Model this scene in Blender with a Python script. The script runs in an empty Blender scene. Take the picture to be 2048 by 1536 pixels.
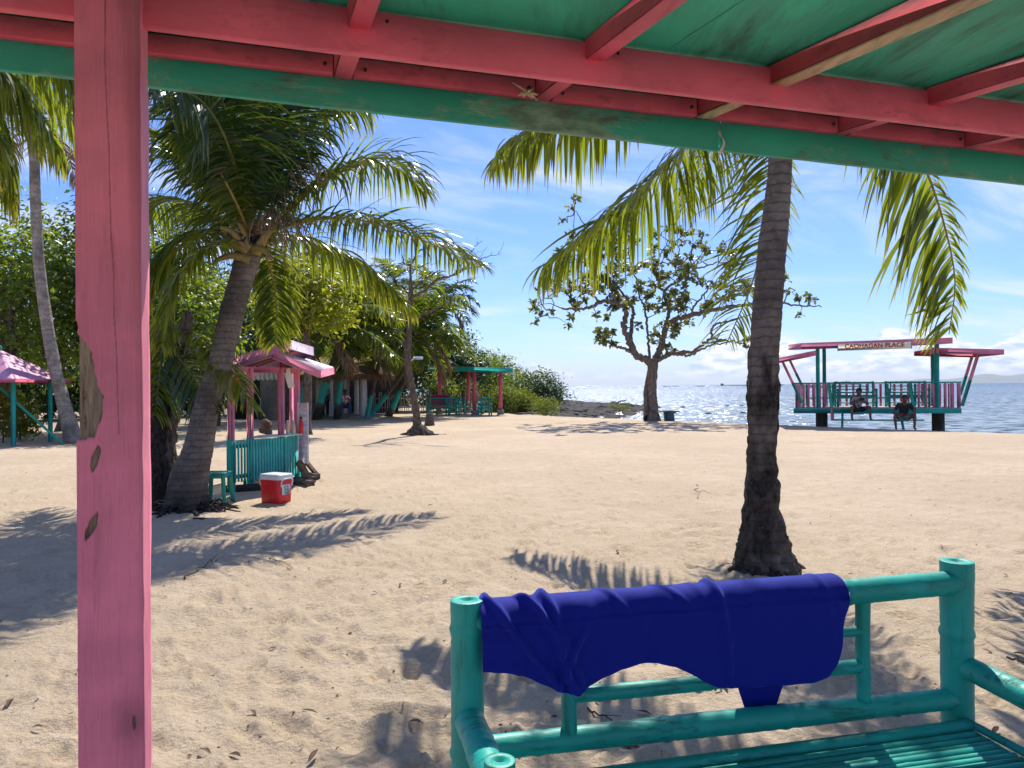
import bpy, math, random
import numpy as np
from mathutils import Vector, Matrix
random.seed(7)
RS = np.random.RandomState(11)
SC = bpy.context.scene
COL = SC.collection
R = math.radians
# ------------------------------------------------------------------ camera
F = 1500.0                      # focal length in photo pixels (2048 wide)
CAM = Vector((0, 0, 1.5))
cd = bpy.data.cameras.new('camera'); cd.sensor_width = 36; cd.lens = F / 2048 * 36
cd.clip_start = 0.05; cd.clip_end = 60000
cam = bpy.data.objects.new('camera', cd); COL.objects.link(cam)
cam.matrix_world = Matrix.Translation(CAM) @ Matrix.Rotation(R(90 + 0.16), 4, 'X') @ Matrix.Rotation(R(-0.42), 4, 'Z')
SC.camera = cam
CM = np.array(cam.matrix_world.to_3x3())
# ------------------------------------------------------------------ light
SUN_EL, SUN_AZ = 52.0, 9.5      # azimuth clockwise from +Y
SD = Vector((math.sin(R(SUN_AZ)) * math.cos(R(SUN_EL)), math.cos(R(SUN_AZ)) * math.cos(R(SUN_EL)), math.sin(R(SUN_EL))))
sl = bpy.data.lights.new('sun', 'SUN'); sl.energy = 2.8; sl.angle = R(0.53); sl.color = (1, 0.93, 0.82)
so = bpy.data.objects.new('sun', sl); COL.objects.link(so)
so.rotation_euler = (-SD).to_track_quat('-Z', 'Y').to_euler(); so.location = (0, 0, 30)
W = bpy.data.worlds.new('World'); SC.world = W; W.use_nodes = True
SC.view_settings.view_transform = 'Standard'; SC.view_settings.look = 'None'
SC.view_settings.exposure = 1.2; SC.view_settings.gamma = 1; SC.view_settings.use_curve_mapping = False
SC.cycles.max_bounces = 10; SC.cycles.diffuse_bounces = 5; SC.cycles.transparent_max_bounces = 8
SC.cycles.sample_clamp_indirect = 6

def sky():
    nt = W.node_tree; N = nt.nodes; Lk = nt.links; N.clear()
    out = N.new('ShaderNodeOutputWorld'); bg = N.new('ShaderNodeBackground'); bg.inputs[1].default_value = 0.082
    sk = N.new('ShaderNodeTexSky'); sk.sky_type = 'NISHITA'; sk.sun_disc = False
    sk.sun_elevation = R(SUN_EL); sk.sun_rotation = R(SUN_AZ); sk.air_density = 1.0; sk.dust_density = 0.35; sk.ozone_density = 2.2
    hs = N.new('ShaderNodeHueSaturation'); hs.inputs['Saturation'].default_value = 1.12; hs.inputs['Value'].default_value = 1.0
    Lk.new(sk.outputs[0], hs.inputs['Color'])
    tint = N.new('ShaderNodeMix'); tint.data_type = 'RGBA'; tint.blend_type = 'MULTIPLY'; tint.inputs['Factor'].default_value = 1; tint.inputs['B'].default_value = (0.45, 0.58, 0.93, 1); Lk.new(hs.outputs[0], tint.inputs['A'])
    tc = N.new('ShaderNodeTexCoord'); sp = N.new('ShaderNodeSeparateXYZ'); Lk.new(tc.outputs['Generated'], sp.inputs[0])
    def m(op, a, b=None, c=None):
        n = N.new('ShaderNodeMath'); n.operation = op
        for i, v in enumerate((a, b, c)):
            if v is None: continue
            if isinstance(v, (int, float)): n.inputs[i].default_value = v
            else: Lk.new(v, n.inputs[i])
        return n.outputs[0]
    def ss(v, a, b):
        n = N.new('ShaderNodeMapRange'); n.interpolation_type = 'SMOOTHSTEP'
        n.inputs['From Min'].default_value = a; n.inputs['From Max'].default_value = b; Lk.new(v, n.inputs['Value']); return n.outputs[0]
    def vec(x, y, z):
        n = N.new('ShaderNodeCombineXYZ')
        for i, v in enumerate((x, y, z)):
            if isinstance(v, (int, float)): n.inputs[i].default_value = v
            else: Lk.new(v, n.inputs[i])
        return n.outputs[0]
    def noise(v, scale, det, rough=0.55, dist=0.0):
        n = N.new('ShaderNodeTexNoise'); n.inputs['Scale'].default_value = scale; n.inputs['Detail'].default_value = det
        n.inputs['Roughness'].default_value = rough; n.inputs['Distortion'].default_value = dist; Lk.new(v, n.inputs['Vector']); return n.outputs['Fac']
    x, y, z = sp.outputs
    zz = m('ADD', z, 0.10)
    u = m('DIVIDE', x, zz); v = m('DIVIDE', y, zz)
    # high thin cirrus: streaks on a plane far above
    a = m('ADD', m('MULTIPLY', u, 0.8), m('MULTIPLY', v, 0.45)); b = m('SUBTRACT', m('MULTIPLY', v, 0.8), m('MULTIPLY', u, 0.45))
    n1 = noise(vec(m('MULTIPLY', a, 0.55), m('MULTIPLY', b, 1.5), 3.1), 1.3, 7, 0.6, 0.6)
    n2 = noise(vec(u, v, 9.0), 0.55, 3)
    cir = m('MULTIPLY', ss(n1, 0.42, 0.74), ss(n2, 0.34, 0.58))
    cir = m('MULTIPLY', m('MULTIPLY', cir, 0.75), ss(z, 0.0, 0.05))
    # heaped clouds low above the horizon, all round
    az = m('ARCTAN2', x, y)
    base = noise(vec(m('MULTIPLY', az, 4.2), 0, 5.3), 1.0, 3)
    puff = noise(vec(m('MULTIPLY', az, 26.0), m('MULTIPLY', z, 60.0), 0.4), 1.0, 7, 0.62)
    topz = m('MULTIPLY', ss(base, 0.42, 0.70), 0.075)
    topz = m('ADD', topz, 0.012)
    hgt = m('SUBTRACT', m('ADD', topz, m('MULTIPLY', m('SUBTRACT', puff, 0.5), 0.05)), z)
    cum = m('MULTIPLY', ss(hgt, 0.0, 0.007), ss(z, 0.004, 0.016))
    shade = noise(vec(m('MULTIPLY', az, 40.0), m('MULTIPLY', z, 110.0), 5.0), 1.0, 5)
    cum = m('MULTIPLY', cum, 0.95)
    mix1 = N.new('ShaderNodeMix'); mix1.data_type = 'RGBA'; Lk.new(cir, mix1.inputs['Factor']); Lk.new(tint.outputs['Result'], mix1.inputs['A'])
    mix1.inputs['B'].default_value = (5.2, 5.5, 6.0, 1)
    ramp = N.new('ShaderNodeMix'); ramp.data_type = 'RGBA'; Lk.new(ss(shade, 0.35, 0.62), ramp.inputs['Factor'])
    ramp.inputs['A'].default_value = (3.1, 3.9, 4.9, 1); ramp.inputs['B'].default_value = (7.0, 7.1, 7.2, 1)
    mix2 = N.new('ShaderNodeMix'); mix2.data_type = 'RGBA'; Lk.new(cum, mix2.inputs['Factor']); Lk.new(mix1.outputs['Result'], mix2.inputs['A'])
    Lk.new(ramp.outputs['Result'], mix2.inputs['B'])
    Lk.new(mix2.outputs['Result'], bg.inputs[0]); Lk.new(bg.outputs[0], out.inputs[0])
sky()

# ------------------------------------------------------------------ geometry helpers
def A(*v): return np.array(v, float)
def ray(px, py):
    d = CM @ A((px - 1024) / F, -(py - 768) / F, -1.0); return d / d[1]
def P(px, py, Y): return A(*CAM) + ray(px, py) * Y
def G(px, py, z=0.0):
    d = ray(px, py); t = (z - CAM.z) / d[2]; p = A(*CAM) + d * t; p[2] = z; return p
def unit(v): v = np.asarray(v, float); return v / (np.linalg.norm(v) + 1e-12)

_tab = RS.rand(8, 256, 256)
def vnoise(x, y, k=0):
    x = np.asarray(x, float); y = np.asarray(y, float)
    xi = np.floor(x).astype(int); yi = np.floor(y).astype(int); fx = x - xi; fy = y - yi
    fx = fx * fx * (3 - 2 * fx); fy = fy * fy * (3 - 2 * fy); t = _tab[k % 8]
    a = t[xi & 255, yi & 255]; b = t[(xi + 1) & 255, yi & 255]; c = t[xi & 255, (yi + 1) & 255]; d = t[(xi + 1) & 255, (yi + 1) & 255]
    return (a * (1 - fx) + b * fx) * (1 - fy) + (c * (1 - fx) + d * fx) * fy - 0.5

_perm = RS.permutation(256); _perm = np.concatenate([_perm, _perm, _perm])
_grd = RS.randn(256, 3); _grd /= np.linalg.norm(_grd, axis=1)[:, None]
def pn(x, y, z, oct=1):
    """smooth gradient noise, about -0.6..0.6"""
    x, y, z = np.broadcast_arrays(np.asarray(x, float), y, z); out = 0; amp = 1.0
    for o in range(oct):
        xi, yi, zi = np.floor(x).astype(int), np.floor(y).astype(int), np.floor(z).astype(int); fx, fy, fz = x - xi, y - yi, z - zi
        u, v, w = [q * q * q * (q * (q * 6 - 15) + 10) for q in (fx, fy, fz)]; r = 0
        for a in (0, 1):
            for b in (0, 1):
                for c in (0, 1):
                    g = _grd[_perm[_perm[_perm[(xi + a) & 255] + ((yi + b) & 255)] + ((zi + c) & 255)]]
                    r = r + (g[..., 0] * (fx - a) + g[..., 1] * (fy - b) + g[..., 2] * (fz - c)) * (u if a else 1 - u) * (v if b else 1 - v) * (w if c else 1 - w)
        out = out + r * amp; amp *= .5; x, y, z = x * 2.03 + 5.1, y * 2.03 + 1.7, z * 2.03 + 9.2
    return out
class MB:
    """collects vertices, faces, material slots and one colour attribute"""
    def __init__(s): s.v = []; s.f = []; s.m = []; s.c = []; s.n = 0
    def add(s, v, f, mi=0, c=None):
        v = np.asarray(v, float).reshape(-1, 3); s.v.append(v)
        f = [tuple(int(i) + s.n for i in q) for q in f] if not isinstance(f, np.ndarray) else f + s.n
        s.f.append(f); s.m.append((mi, len(f)))
        if c is None: c = np.tile([0.5, 0.5, 0.5, 1.0], (len(v), 1))
        s.c.append(np.asarray(c, float).reshape(-1, 4)); s.n += len(v); return s
    def box(s, c, dx, dy, dz, ax=None, mi=0, col=None, bev=0.0):
        ax = np.eye(3) if ax is None else np.asarray(ax, float); c = np.asarray(c, float)
        if bev <= 0: bev = min(dx, dy, dz) * 0.06
        h = A(dx, dy, dz) / 2
        vs = []; 
        for sx in (-1, 1):
            for sy in (-1, 1):
                for sz in (-1, 1):
                    sg = A(sx, sy, sz)
                    for k in range(3):
                        q = h - bev; q = q.copy(); q[k] = h[k]; vs.append(c + (sg * q) @ ax)
        def idx(sx, sy, sz, k): return (((sx > 0) * 4 + (sy > 0) * 2 + (sz > 0)) * 3) + k
        f = []
        for k in range(3):
            a, b = [i for i in range(3) if i != k]
            for sg in (-1, 1):
                q = []
                for (u, w) in ((-1, -1), (1, -1), (1, 1), (-1, 1)):
                    e = [0, 0, 0]; e[k] = sg; e[a] = u; e[b] = w; q.append(idx(*e, k))
                f.append(tuple(q))
        for k in range(3):
            a, b = [i for i in range(3) if i != k]
            for sa in (-1, 1):
                for sb in (-1, 1):
                    e0 = [0, 0, 0]; e0[a] = sa; e0[b] = sb; e0[k] = -1; e1 = list(e0); e1[k] = 1
                    f.append((idx(*e0, a), idx(*e1, a), idx(*e1, b), idx(*e0, b)))
        for sx in (-1, 1):
            for sy in (-1, 1):
                for sz in (-1, 1): f.append(tuple(idx(sx, sy, sz, k) for k in range(3)))
        cc = None if col is None else np.tile(list(col) + [1], (len(vs), 1))
        return s.add(vs, f, mi, cc)
    def bar(s, p0, p1, w, h, up=(0, 0, 1), mi=0, col=None, bev=0.0):
        p0 = np.asarray(p0, float); p1 = np.asarray(p1, float); d = p1 - p0; L = np.linalg.norm(d); x = d / L
        y = unit(np.cross(up, x)); z = np.cross(x, y)
        return s.box((p0 + p1) / 2, L, w, h, np.array([x, y, z]), mi, col, bev)
    def tube(s, pts, rad, n=10, mi=0, caps=True, rough=0.0, col=None, seed=0, lobes=None):
        pts = np.asarray(pts, float); m = len(pts); rad = np.broadcast_to(np.asarray(rad, float), (m,))
        T = np.gradient(pts, axis=0); T /= np.linalg.norm(T, axis=1)[:, None] + 1e-12
        ref = A(0, 0, 1) if abs(T[0][2]) < 0.9 else A(1, 0, 0)
        u = unit(np.cross(T[0], ref)); U = [u]
        for i in range(1, m): u = unit(u - T[i] * np.dot(u, T[i])); U.append(u)
        U = np.array(U); V = np.cross(T, U); th = np.arange(n) / n * 2 * math.pi
        r = rad[:, None] * np.ones((1, n))
        if rough:
            k = np.arange(m)[:, None] * 0.9
            r = r * (1 + rough * 2.4 * pn(np.cos(th)[None] * 1.6 + seed * 7.1 + 40 + k * .2, np.sin(th)[None] * 1.6 + 40, k * .9 + seed, 2))
        if lobes is not None: r = r * lobes(th[None, :], np.linspace(0, 1, m)[:, None])
        vs = pts[:, None] + r[:, :, None] * (np.cos(th)[None, :, None] * U[:, None] + np.sin(th)[None, :, None] * V[:, None])
        vs = vs.reshape(-1, 3)
        i = np.arange(m - 1)[:, None] * n; j = np.arange(n)[None]; j2 = (j + 1) % n
        f = np.stack([i + j, i + j2, i + n + j2, i + n + j], -1).reshape(-1, 4)
        c = None
        if col is not None: c = np.tile(list(col) + [1], (len(vs), 1))
        else:
            tt = np.repeat(np.linspace(0, 1, m), n); c = np.stack([tt * 0 + 0.5, tt, np.tile(th / 6.283, m), tt * 0 + 1], -1)
        s.add(vs, f, mi, c)
        if caps:
            base = s.n - len(vs)
            s.f.append([tuple(range(base + n - 1, base - 1, -1)), tuple(range(base + (m - 1) * n, base + m * n))]); s.m.append((mi, 2))
        return s
    def build(s, name, mats, parent=None, loc=None, smooth=False, share=None):
        me = bpy.data.meshes.new(name)
        V = np.concatenate(s.v) if s.v else np.zeros((0, 3))
        if parent is not None: V = V - ORI[parent.name]
        elif loc is not None: V = V - np.asarray(loc, float)
        sizes = []; flat = []
        for f in s.f:
            if isinstance(f, np.ndarray): sizes.append(np.full(len(f), f.shape[1], int)); flat.append(f.reshape(-1))
            else: sizes.append(np.array([len(q) for q in f], int)); flat.append(np.array([i for q in f for i in q], int))
        sizes = np.concatenate(sizes); flat = np.concatenate(flat)
        me.vertices.add(len(V)); me.vertices.foreach_set('co', V.astype(np.float32).ravel())
        me.loops.add(len(flat)); me.loops.foreach_set('vertex_index', flat.astype(np.int32))
        me.polygons.add(len(sizes)); st = np.concatenate([[0], np.cumsum(sizes)[:-1]])
        me.polygons.foreach_set('loop_start', st.astype(np.int32)); me.polygons.foreach_set('loop_total', sizes.astype(np.int32))
        mi = np.concatenate([np.full(k, a, int) for a, k in s.m]); me.polygons.foreach_set('material_index', mi.astype(np.int32))
        if smooth: me.polygons.foreach_set('use_smooth', np.ones(len(sizes), bool))
        me.update(calc_edges=True)
        at = me.attributes.new('v', 'FLOAT_COLOR', 'POINT'); at.data.foreach_set('color', np.concatenate(s.c).astype(np.float32).ravel())
        for mt in (mats if isinstance(mats, (list, tuple)) else [mats]): me.materials.append(mt)
        me.validate()
        o = bpy.data.objects.new(name, me); COL.objects.link(o)
        if parent is not None: o.parent = parent; ORI[o.name] = ORI[parent.name]
        elif loc is not None: o.location = tuple(loc); ORI[o.name] = np.asarray(loc, float)
        else: ORI[o.name] = np.zeros(3)
        return o
ORI = {}
def tag(o, label=None, cat=None, group=None, kind=None):
    if label: o['label'] = label
    if cat: o['category'] = cat
    if group: o['group'] = group
    if kind: o['kind'] = kind
    return o
def empty(name, loc, label=None, cat=None, group=None):
    o = bpy.data.objects.new(name, None); COL.objects.link(o); o.location = tuple(loc); o.empty_display_size = 0.2
    ORI[o.name] = np.asarray(loc, float); return tag(o, label, cat, group)
def spline(pts, n):
    pts = np.asarray(pts, float)
    if len(pts) == 2: return pts[0] + (pts[1] - pts[0]) * np.linspace(0, 1, n)[:, None]
    d = np.concatenate([[0], np.cumsum(np.linalg.norm(np.diff(pts, axis=0), axis=1))]); d /= d[-1]
    t = np.linspace(0, 1, n); e = np.vstack([2 * pts[0] - pts[1], pts, 2 * pts[-1] - pts[-2]])
    out = np.zeros((n, pts.shape[1]))
    for k, tt in enumerate(t):
        i = min(max(np.searchsorted(d, tt) - 1, 0), len(pts) - 2); f = (tt - d[i]) / (d[i + 1] - d[i] + 1e-12)
        p0, p1, p2, p3 = e[i], e[i + 1], e[i + 2], e[i + 3]
        out[k] = 0.5 * ((2 * p1) + (p2 - p0) * f + (2 * p0 - 5 * p1 + 4 * p2 - p3) * f ** 2 + (3 * p1 - p0 - 3 * p2 + p3) * f ** 3)
    return out
def copy_tree(o, parent=None):
    c = o.copy(); COL.objects.link(c)
    if parent: c.parent = parent
    for ch in o.children: copy_tree(ch, c)
    return c

# ------------------------------------------------------------------ materials
class NT:
    def __init__(s, name):
        s.m = bpy.data.materials.new(name); s.m.use_nodes = True; s.t = s.m.node_tree; s.N = s.t.nodes; s.L = s.t.links
        s.b = s.N['Principled BSDF']; s.out = s.N['Material Output']
    def put(s, sock, v):
        if isinstance(v, bpy.types.NodeSocket): s.L.new(v, sock)
        elif isinstance(v, (tuple, list)): sock.default_value = tuple(v) + ((1,) if len(v) == 3 and len(sock.default_value) == 4 else ())
        elif v is not None: sock.default_value = v
    def mp(s, scale=(1, 1, 1), rot=(0, 0, 0)):
        tc = s.N.new('ShaderNodeTexCoord'); m = s.N.new('ShaderNodeMapping'); m.inputs['Scale'].default_value = scale; m.inputs['Rotation'].default_value = rot
        s.L.new(tc.outputs['Object'], m.inputs['Vector']); return m.outputs[0]
    def noise(s, v, scale, det=4, rough=0.55, dist=0.0):
        n = s.N.new('ShaderNodeTexNoise'); n.inputs['Scale'].default_value = scale; n.inputs['Detail'].default_value = det
        n.inputs['Roughness'].default_value = rough; n.inputs['Distortion'].default_value = dist
        if v is not None: s.L.new(v, n.inputs['Vector'])
        return n.outputs['Fac']
    def vor(s, v, scale, feat='F1'):
        n = s.N.new('ShaderNodeTexVoronoi'); n.inputs['Scale'].default_value = scale; n.feature = feat; s.L.new(v, n.inputs['Vector']); return n.outputs['Distance']
    def math(s, op, a, b=None, clamp=False):
        n = s.N.new('ShaderNodeMath'); n.operation = op; n.use_clamp = clamp; s.put(n.inputs[0], a)
        if b is not None: s.put(n.inputs[1], b)
        return n.outputs[0]
    def step(s, v, a, b, lo=0.0, hi=1.0):
        n = s.N.new('ShaderNodeMapRange'); n.interpolation_type = 'SMOOTHSTEP'; n.inputs['From Min'].default_value = a; n.inputs['From Max'].default_value = b
        n.inputs['To Min'].default_value = lo; n.inputs['To Max'].default_value = hi; s.L.new(v, n.inputs['Value']); return n.outputs[0]
    def mix(s, f, a, b, mode='MIX'):
        n = s.N.new('ShaderNodeMix'); n.data_type = 'RGBA'; n.blend_type = mode; s.put(n.inputs['Factor'], f); s.put(n.inputs['A'], a); s.put(n.inputs['B'], b); return n.outputs['Result']
    def attr(s):
        n = s.N.new('ShaderNodeAttribute'); n.attribute_name = 'v'; q = s.N.new('ShaderNodeSeparateColor'); s.L.new(n.outputs['Color'], q.inputs[0]); return q.outputs
    def bump(s, h, strength=0.3, dist=0.01):
        n = s.N.new('ShaderNodeBump'); n.inputs['Strength'].default_value = strength; n.inputs['Distance'].default_value = dist; s.L.new(h, n.inputs['Height']); s.L.new(n.outputs[0], s.b.inputs['Normal']); return n
    def set(s, col=None, rough=None, spec=None, **k):
        if col is not None: s.put(s.b.inputs['Base Color'], col)
        if rough is not None: s.put(s.b.inputs['Roughness'], rough)
        if spec is not None: s.put(s.b.inputs['Specular IOR Level'], spec)
        for a, v in k.items(): s.put(s.b.inputs[a], v)
        return s
def dk(c, k): return tuple(x * k for x in c)
def paint(name, c, wood=(0.20, 0.14, 0.10), wear=0.35, grain='x', sc=1.0, attrwear=False, rough=0.55, dirt=0.5, soft=0.015):
    s = NT(name); g = {'x': (0.12, 1, 1), 'y': (1, 0.12, 1), 'z': (1, 1, 0.12), 'n': (1, 1, 1)}[grain]
    v = s.mp(g); v0 = s.mp()
    n1 = s.noise(v, 34 * sc, 6, 0.65); n2 = s.noise(v0, 5 * sc, 5, 0.6, 0.4); n3 = s.noise(v, 120 * sc, 3)
    c1 = s.mix(s.step(n2, 0.3, 0.72), dk(c, 0.82), dk(c, 1.1))
    c1 = s.mix(s.math('MULTIPLY', s.step(n1, 0.52, 0.72), dirt), c1, dk(c, 0.42))
    dark = s.math('MULTIPLY', s.step(s.noise(v, 11 * sc, 6, 0.7, 0.3), 0.60, 0.74), dirt)
    c1 = s.mix(dark, c1, (c[0] * .3 + .01, c[1] * .3 + .01, c[2] * .3 + .01))
    w = s.math('MULTIPLY', s.step(s.noise(v, 7 * sc, 8, 0.75, 0.2), 0.815 - wear * 0.3 - soft, 0.815 - wear * 0.3 + soft), 1.0)
    wc = s.mix(s.step(n1, 0.35, 0.65), dk(wood, 0.5), dk(wood, 1.5))
    if attrwear:
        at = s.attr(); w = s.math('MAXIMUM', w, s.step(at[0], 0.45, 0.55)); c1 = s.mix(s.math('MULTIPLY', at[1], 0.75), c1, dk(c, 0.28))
    s.set(s.mix(w, c1, wc), rough)
    h = s.math('ADD', s.math('MULTIPLY', n1, 0.6), s.math('MULTIPLY', n3, 0.3)); h = s.math('SUBTRACT', h, s.math('MULTIPLY', w, 0.8))
    s.bump(h, 0.55, 0.004); return s.m
def leafmat(name, c1, c2, tr, yellow=None, tfac=0.45, rough=0.38, dead=0.0):
    s = NT(name); at = s.attr()
    c = s.mix(at[0], c1, c2); t = s.mix(at[0], tr, dk(tr, 0.6))
    if yellow is not None:
        yf = s.math('MULTIPLY', s.step(at[1], 0.70, 1.0), s.step(at[0], 0.25, 0.9)); c = s.mix(yf, c, yellow); t = s.mix(yf, t, dk(yellow, 1.3))
    s.set(c, rough, 0.5)
    tn = s.N.new('ShaderNodeBsdfTranslucent'); s.put(tn.inputs[0], t)
    mx = s.N.new('ShaderNodeMixShader'); mx.inputs[0].default_value = tfac; s.L.new(s.b.outputs[0], mx.inputs[1]); s.L.new(tn.outputs[0], mx.inputs[2]); s.L.new(mx.outputs[0], s.out.inputs[0])
    return s.m
def flat(name, c, rough=0.6, var=0.25, scale=8, bump=0.2, dist=0.01, spec=None, grain=(1, 1, 1), det=5):
    s = NT(name); n = s.noise(s.mp(grain), scale, det, 0.6)
    s.set(s.mix(s.step(n, 0.3, 0.7), dk(c, 1 - var), dk(c, 1 + var)), rough, spec)
    if bump: s.bump(n, bump, dist)
    return s.m
def trunkmat(name, c, rings=9.0, dark=0.35, ringmix=0.6):
    s = NT(name); at = s.attr(); v = s.mp()
    vz = s.N.new('ShaderNodeSeparateXYZ'); s.L.new(v, vz.inputs[0])
    wob = s.noise(v, 4.0, 4); ph = s.math('ADD', s.math('MULTIPLY', vz.outputs[2], rings), s.math('ADD', s.math('MULTIPLY', wob, 0.7), s.math('MULTIPLY', s.noise(v, 16.0, 4, .7), 0.55)))
    fr = s.math('FRACT', ph); ring = s.math('MINIMUM', s.step(fr, 0.0, 0.14), s.math('SUBTRACT', 1.0, s.step(fr, 0.84, 1.0)))
    n1 = s.noise(s.mp((1, 1, 0.7)), 24, 8, 0.75, 0.5); n2 = s.noise(v, 3.0, 5, 0.65)
    base = s.mix(s.step(n2, 0.35, 0.65), dk(c, 0.6), dk(c, 1.35)); base = s.mix(s.math('MULTIPLY', s.step(n1, 0.45, 0.66), 0.55), base, dk(c, 0.38))
    base = s.mix(s.math('MULTIPLY', s.math('SUBTRACT', 1.0, ring), ringmix), base, dk(c, dark)); 
    base = s.mix(s.math('MULTIPLY', at[0], 1.0), base, s.mix(s.step(n1, 0.35, 0.7), (0.010, 0.009, 0.008), (0.075, 0.06, 0.05)))
    s.set(base, 0.85, 0.25); h = s.math('ADD', s.math('MULTIPLY', ring, 0.6), s.math('MULTIPLY', n1, 0.9)); s.bump(h, 0.8, 0.02); return s.m
def barkmat(name, c, sc=1.0):
    s = NT(name); v = s.mp((1, 1, 0.25)); n1 = s.noise(v, 26 * sc, 8, 0.7, 0.4); n2 = s.noise(s.mp(), 2.5 * sc, 5)
    b = s.mix(s.step(n1, 0.36, 0.66), dk(c, 0.3), dk(c, 1.35)); b = s.mix(s.step(n2, 0.35, 0.7, 0, 0.5), b, dk(c, 0.5)); s.set(b, 0.9, 0.2); s.bump(n1, 0.9, 0.02); return s.m

TEAL = (0.012, 0.36, 0.28); PINK = (0.80, 0.20, 0.33); CORAL = (0.90, 0.14, 0.24)
M = {}
M['post'] = paint('post_paint', (0.92, 0.25, 0.39), (0.32, 0.24, 0.175), 0.16, 'z', 1.0, True, dirt=0.42)
M['beam'] = paint('beam_paint', (0.92, 0.155, 0.25), (0.45, 0.10, 0.12), 0.55, 'x', 0.8, dirt=0.42, soft=0.04)
M['board'] = paint('edge_board_paint', (0.74, 0.105, 0.17), (0.26, 0.18, 0.12), 0.2, 'x', 1.0, dirt=0.6)
M['fascia'] = paint('fascia_paint', (0.025, 0.44, 0.31), (0.17, 0.33, 0.23), 0.98, 'x', 0.6, dirt=0.12, soft=0.05)
M['ceil'] = paint('ceiling_paint', (0.03, 0.60, 0.38), (0.035, 0.33, 0.23), 1.0, 'y', 0.5, dirt=0.5, soft=0.09)
M['raft_bare'] = paint('half_painted_rafter', (0.60, 0.09, 0.11), (0.60, 0.42, 0.24), 0.72, 'y', 1.0, dirt=0.5)
M['raft'] = paint('rafter_paint', (0.86, 0.125, 0.21), (0.26, 0.16, 0.12), 0.12, 'y', 1.0, dirt=0.5)
M['bamboo'] = paint('teal_bamboo', (0.006, 0.37, 0.315), (0.008, 0.12, 0.10), 0.72, 'x', 1.1, rough=0.5, dirt=0.9, soft=0.05)
M['bamboo_v'] = paint('teal_bamboo_upright', (0.006, 0.37, 0.315), (0.008, 0.12, 0.10), 0.75, 'z', 1.1, rough=0.5, dirt=0.9, soft=0.05)
M['kteal'] = paint('lightened_teal_slats', (0.05, 0.47, 0.40), (0.15, 0.13, 0.10), 0.1, 'z', 0.8, dirt=0.35)  # teal lightened to stand for the sky-lit side of the kiosk
M['teal'] = paint('teal_board_paint', TEAL, (0.15, 0.13, 0.10), 0.1, 'z', 0.8, dirt=0.35)
M['pink'] = paint('pink_board_paint', (0.70, 0.21, 0.30), (0.25, 0.16, 0.12), 0.1, 'z', 0.8, dirt=0.3)
M['pinkd'] = paint('deep_pink_paint', (0.62, 0.10, 0.17), (0.25, 0.16, 0.12), 0.1, 'x', 0.8, dirt=0.35)
M['roofpink'] = paint('pink_sheet_roof', (0.68, 0.30, 0.45), (0.55, 0.48, 0.5), 0.35, 'n', 0.5, dirt=0.3)
M['wood'] = flat('grey_weathered_wood', (0.13, 0.10, 0.075), 0.85, 0.6, 22, 0.5, grain=(0.3, 0.3, 1))
M['darkwood'] = flat('dark_wood', (0.035, 0.028, 0.024), 0.85, 0.5, 20, 0.5)
M['concrete'] = flat('grey_concrete', (0.26, 0.25, 0.23), 0.9, 0.3, 9, 0.4)
M['darkconc'] = flat('stained_concrete', (0.055, 0.048, 0.04), 0.9, 0.4, 6, 0.4, grain=(1, 1, .4))
M['white'] = flat('white_paint', (0.72, 0.71, 0.68), 0.6, 0.1, 6, 0.1)
M['greyplaster'] = flat('grey_plaster', (0.33, 0.34, 0.33), 0.85, 0.15, 5, 0.2)
M['palm'] = leafmat('palm_leaflet', (0.018, 0.062, 0.012), (0.05, 0.10, 0.016), (0.40, 0.50, 0.025), (0.62, 0.50, 0.05), 0.46, 0.26)
M['palmb'] = leafmat('palm_leaflet_olive', (0.035, 0.085, 0.014), (0.075, 0.115, 0.018), (0.42, 0.50, 0.025), (0.66, 0.50, 0.05), 0.48, 0.27)
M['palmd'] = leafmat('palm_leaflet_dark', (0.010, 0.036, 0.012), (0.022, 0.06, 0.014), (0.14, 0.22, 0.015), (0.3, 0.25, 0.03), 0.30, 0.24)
M['palmdry'] = leafmat('palm_leaflet_dry', (0.20, 0.13, 0.07), (0.32, 0.22, 0.12), (0.22, 0.13, 0.05), None, 0.25, 0.7)
M['rachis'] = flat('frond_stalk', (0.25, 0.18, 0.05), 0.45, 0.3, 12, 0.1)
M['rachisg'] = flat('frond_stalk_green', (0.13, 0.15, 0.03), 0.45, 0.3, 12, 0.1)
M['leaf'] = leafmat('broad_leaf', (0.025, 0.075, 0.014), (0.07, 0.12, 0.018), (0.42, 0.55, 0.02), None, 0.46, 0.4)
M['leafy'] = leafmat('broad_leaf_yellow_green', (0.05, 0.10, 0.012), (0.12, 0.15, 0.018), (0.62, 0.66, 0.03), None, 0.52, 0.42)
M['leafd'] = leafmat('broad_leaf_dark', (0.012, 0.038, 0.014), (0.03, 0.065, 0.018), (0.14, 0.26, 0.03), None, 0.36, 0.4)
M['leaft'] = leafmat('almond_leaf', (0.05, 0.095, 0.035), (0.14, 0.145, 0.06), (0.30, 0.34, 0.07), None, 0.42, 0.34)
M['leafb'] = leafmat('bamboo_leaf', (0.06, 0.12, 0.015), (0.13, 0.17, 0.02), (0.35, 0.42, 0.02), None, 0.45, 0.45)
M['leafred'] = leafmat('croton_leaf', (0.10, 0.12, 0.015), (0.30, 0.22, 0.02), (0.5, 0.4, 0.03), None, 0.45, 0.35)
M['drylf'] = flat('dry_leaf', (0.10, 0.06, 0.035), 0.8, 0.5, 30, 0.3)
M['trunk'] = trunkmat('palm_trunk', (0.15, 0.115, 0.092))
M['trunkr'] = trunkmat('near_palm_trunk', (0.165, 0.135, 0.115), 13.0, 0.5, 0.45)
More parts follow.
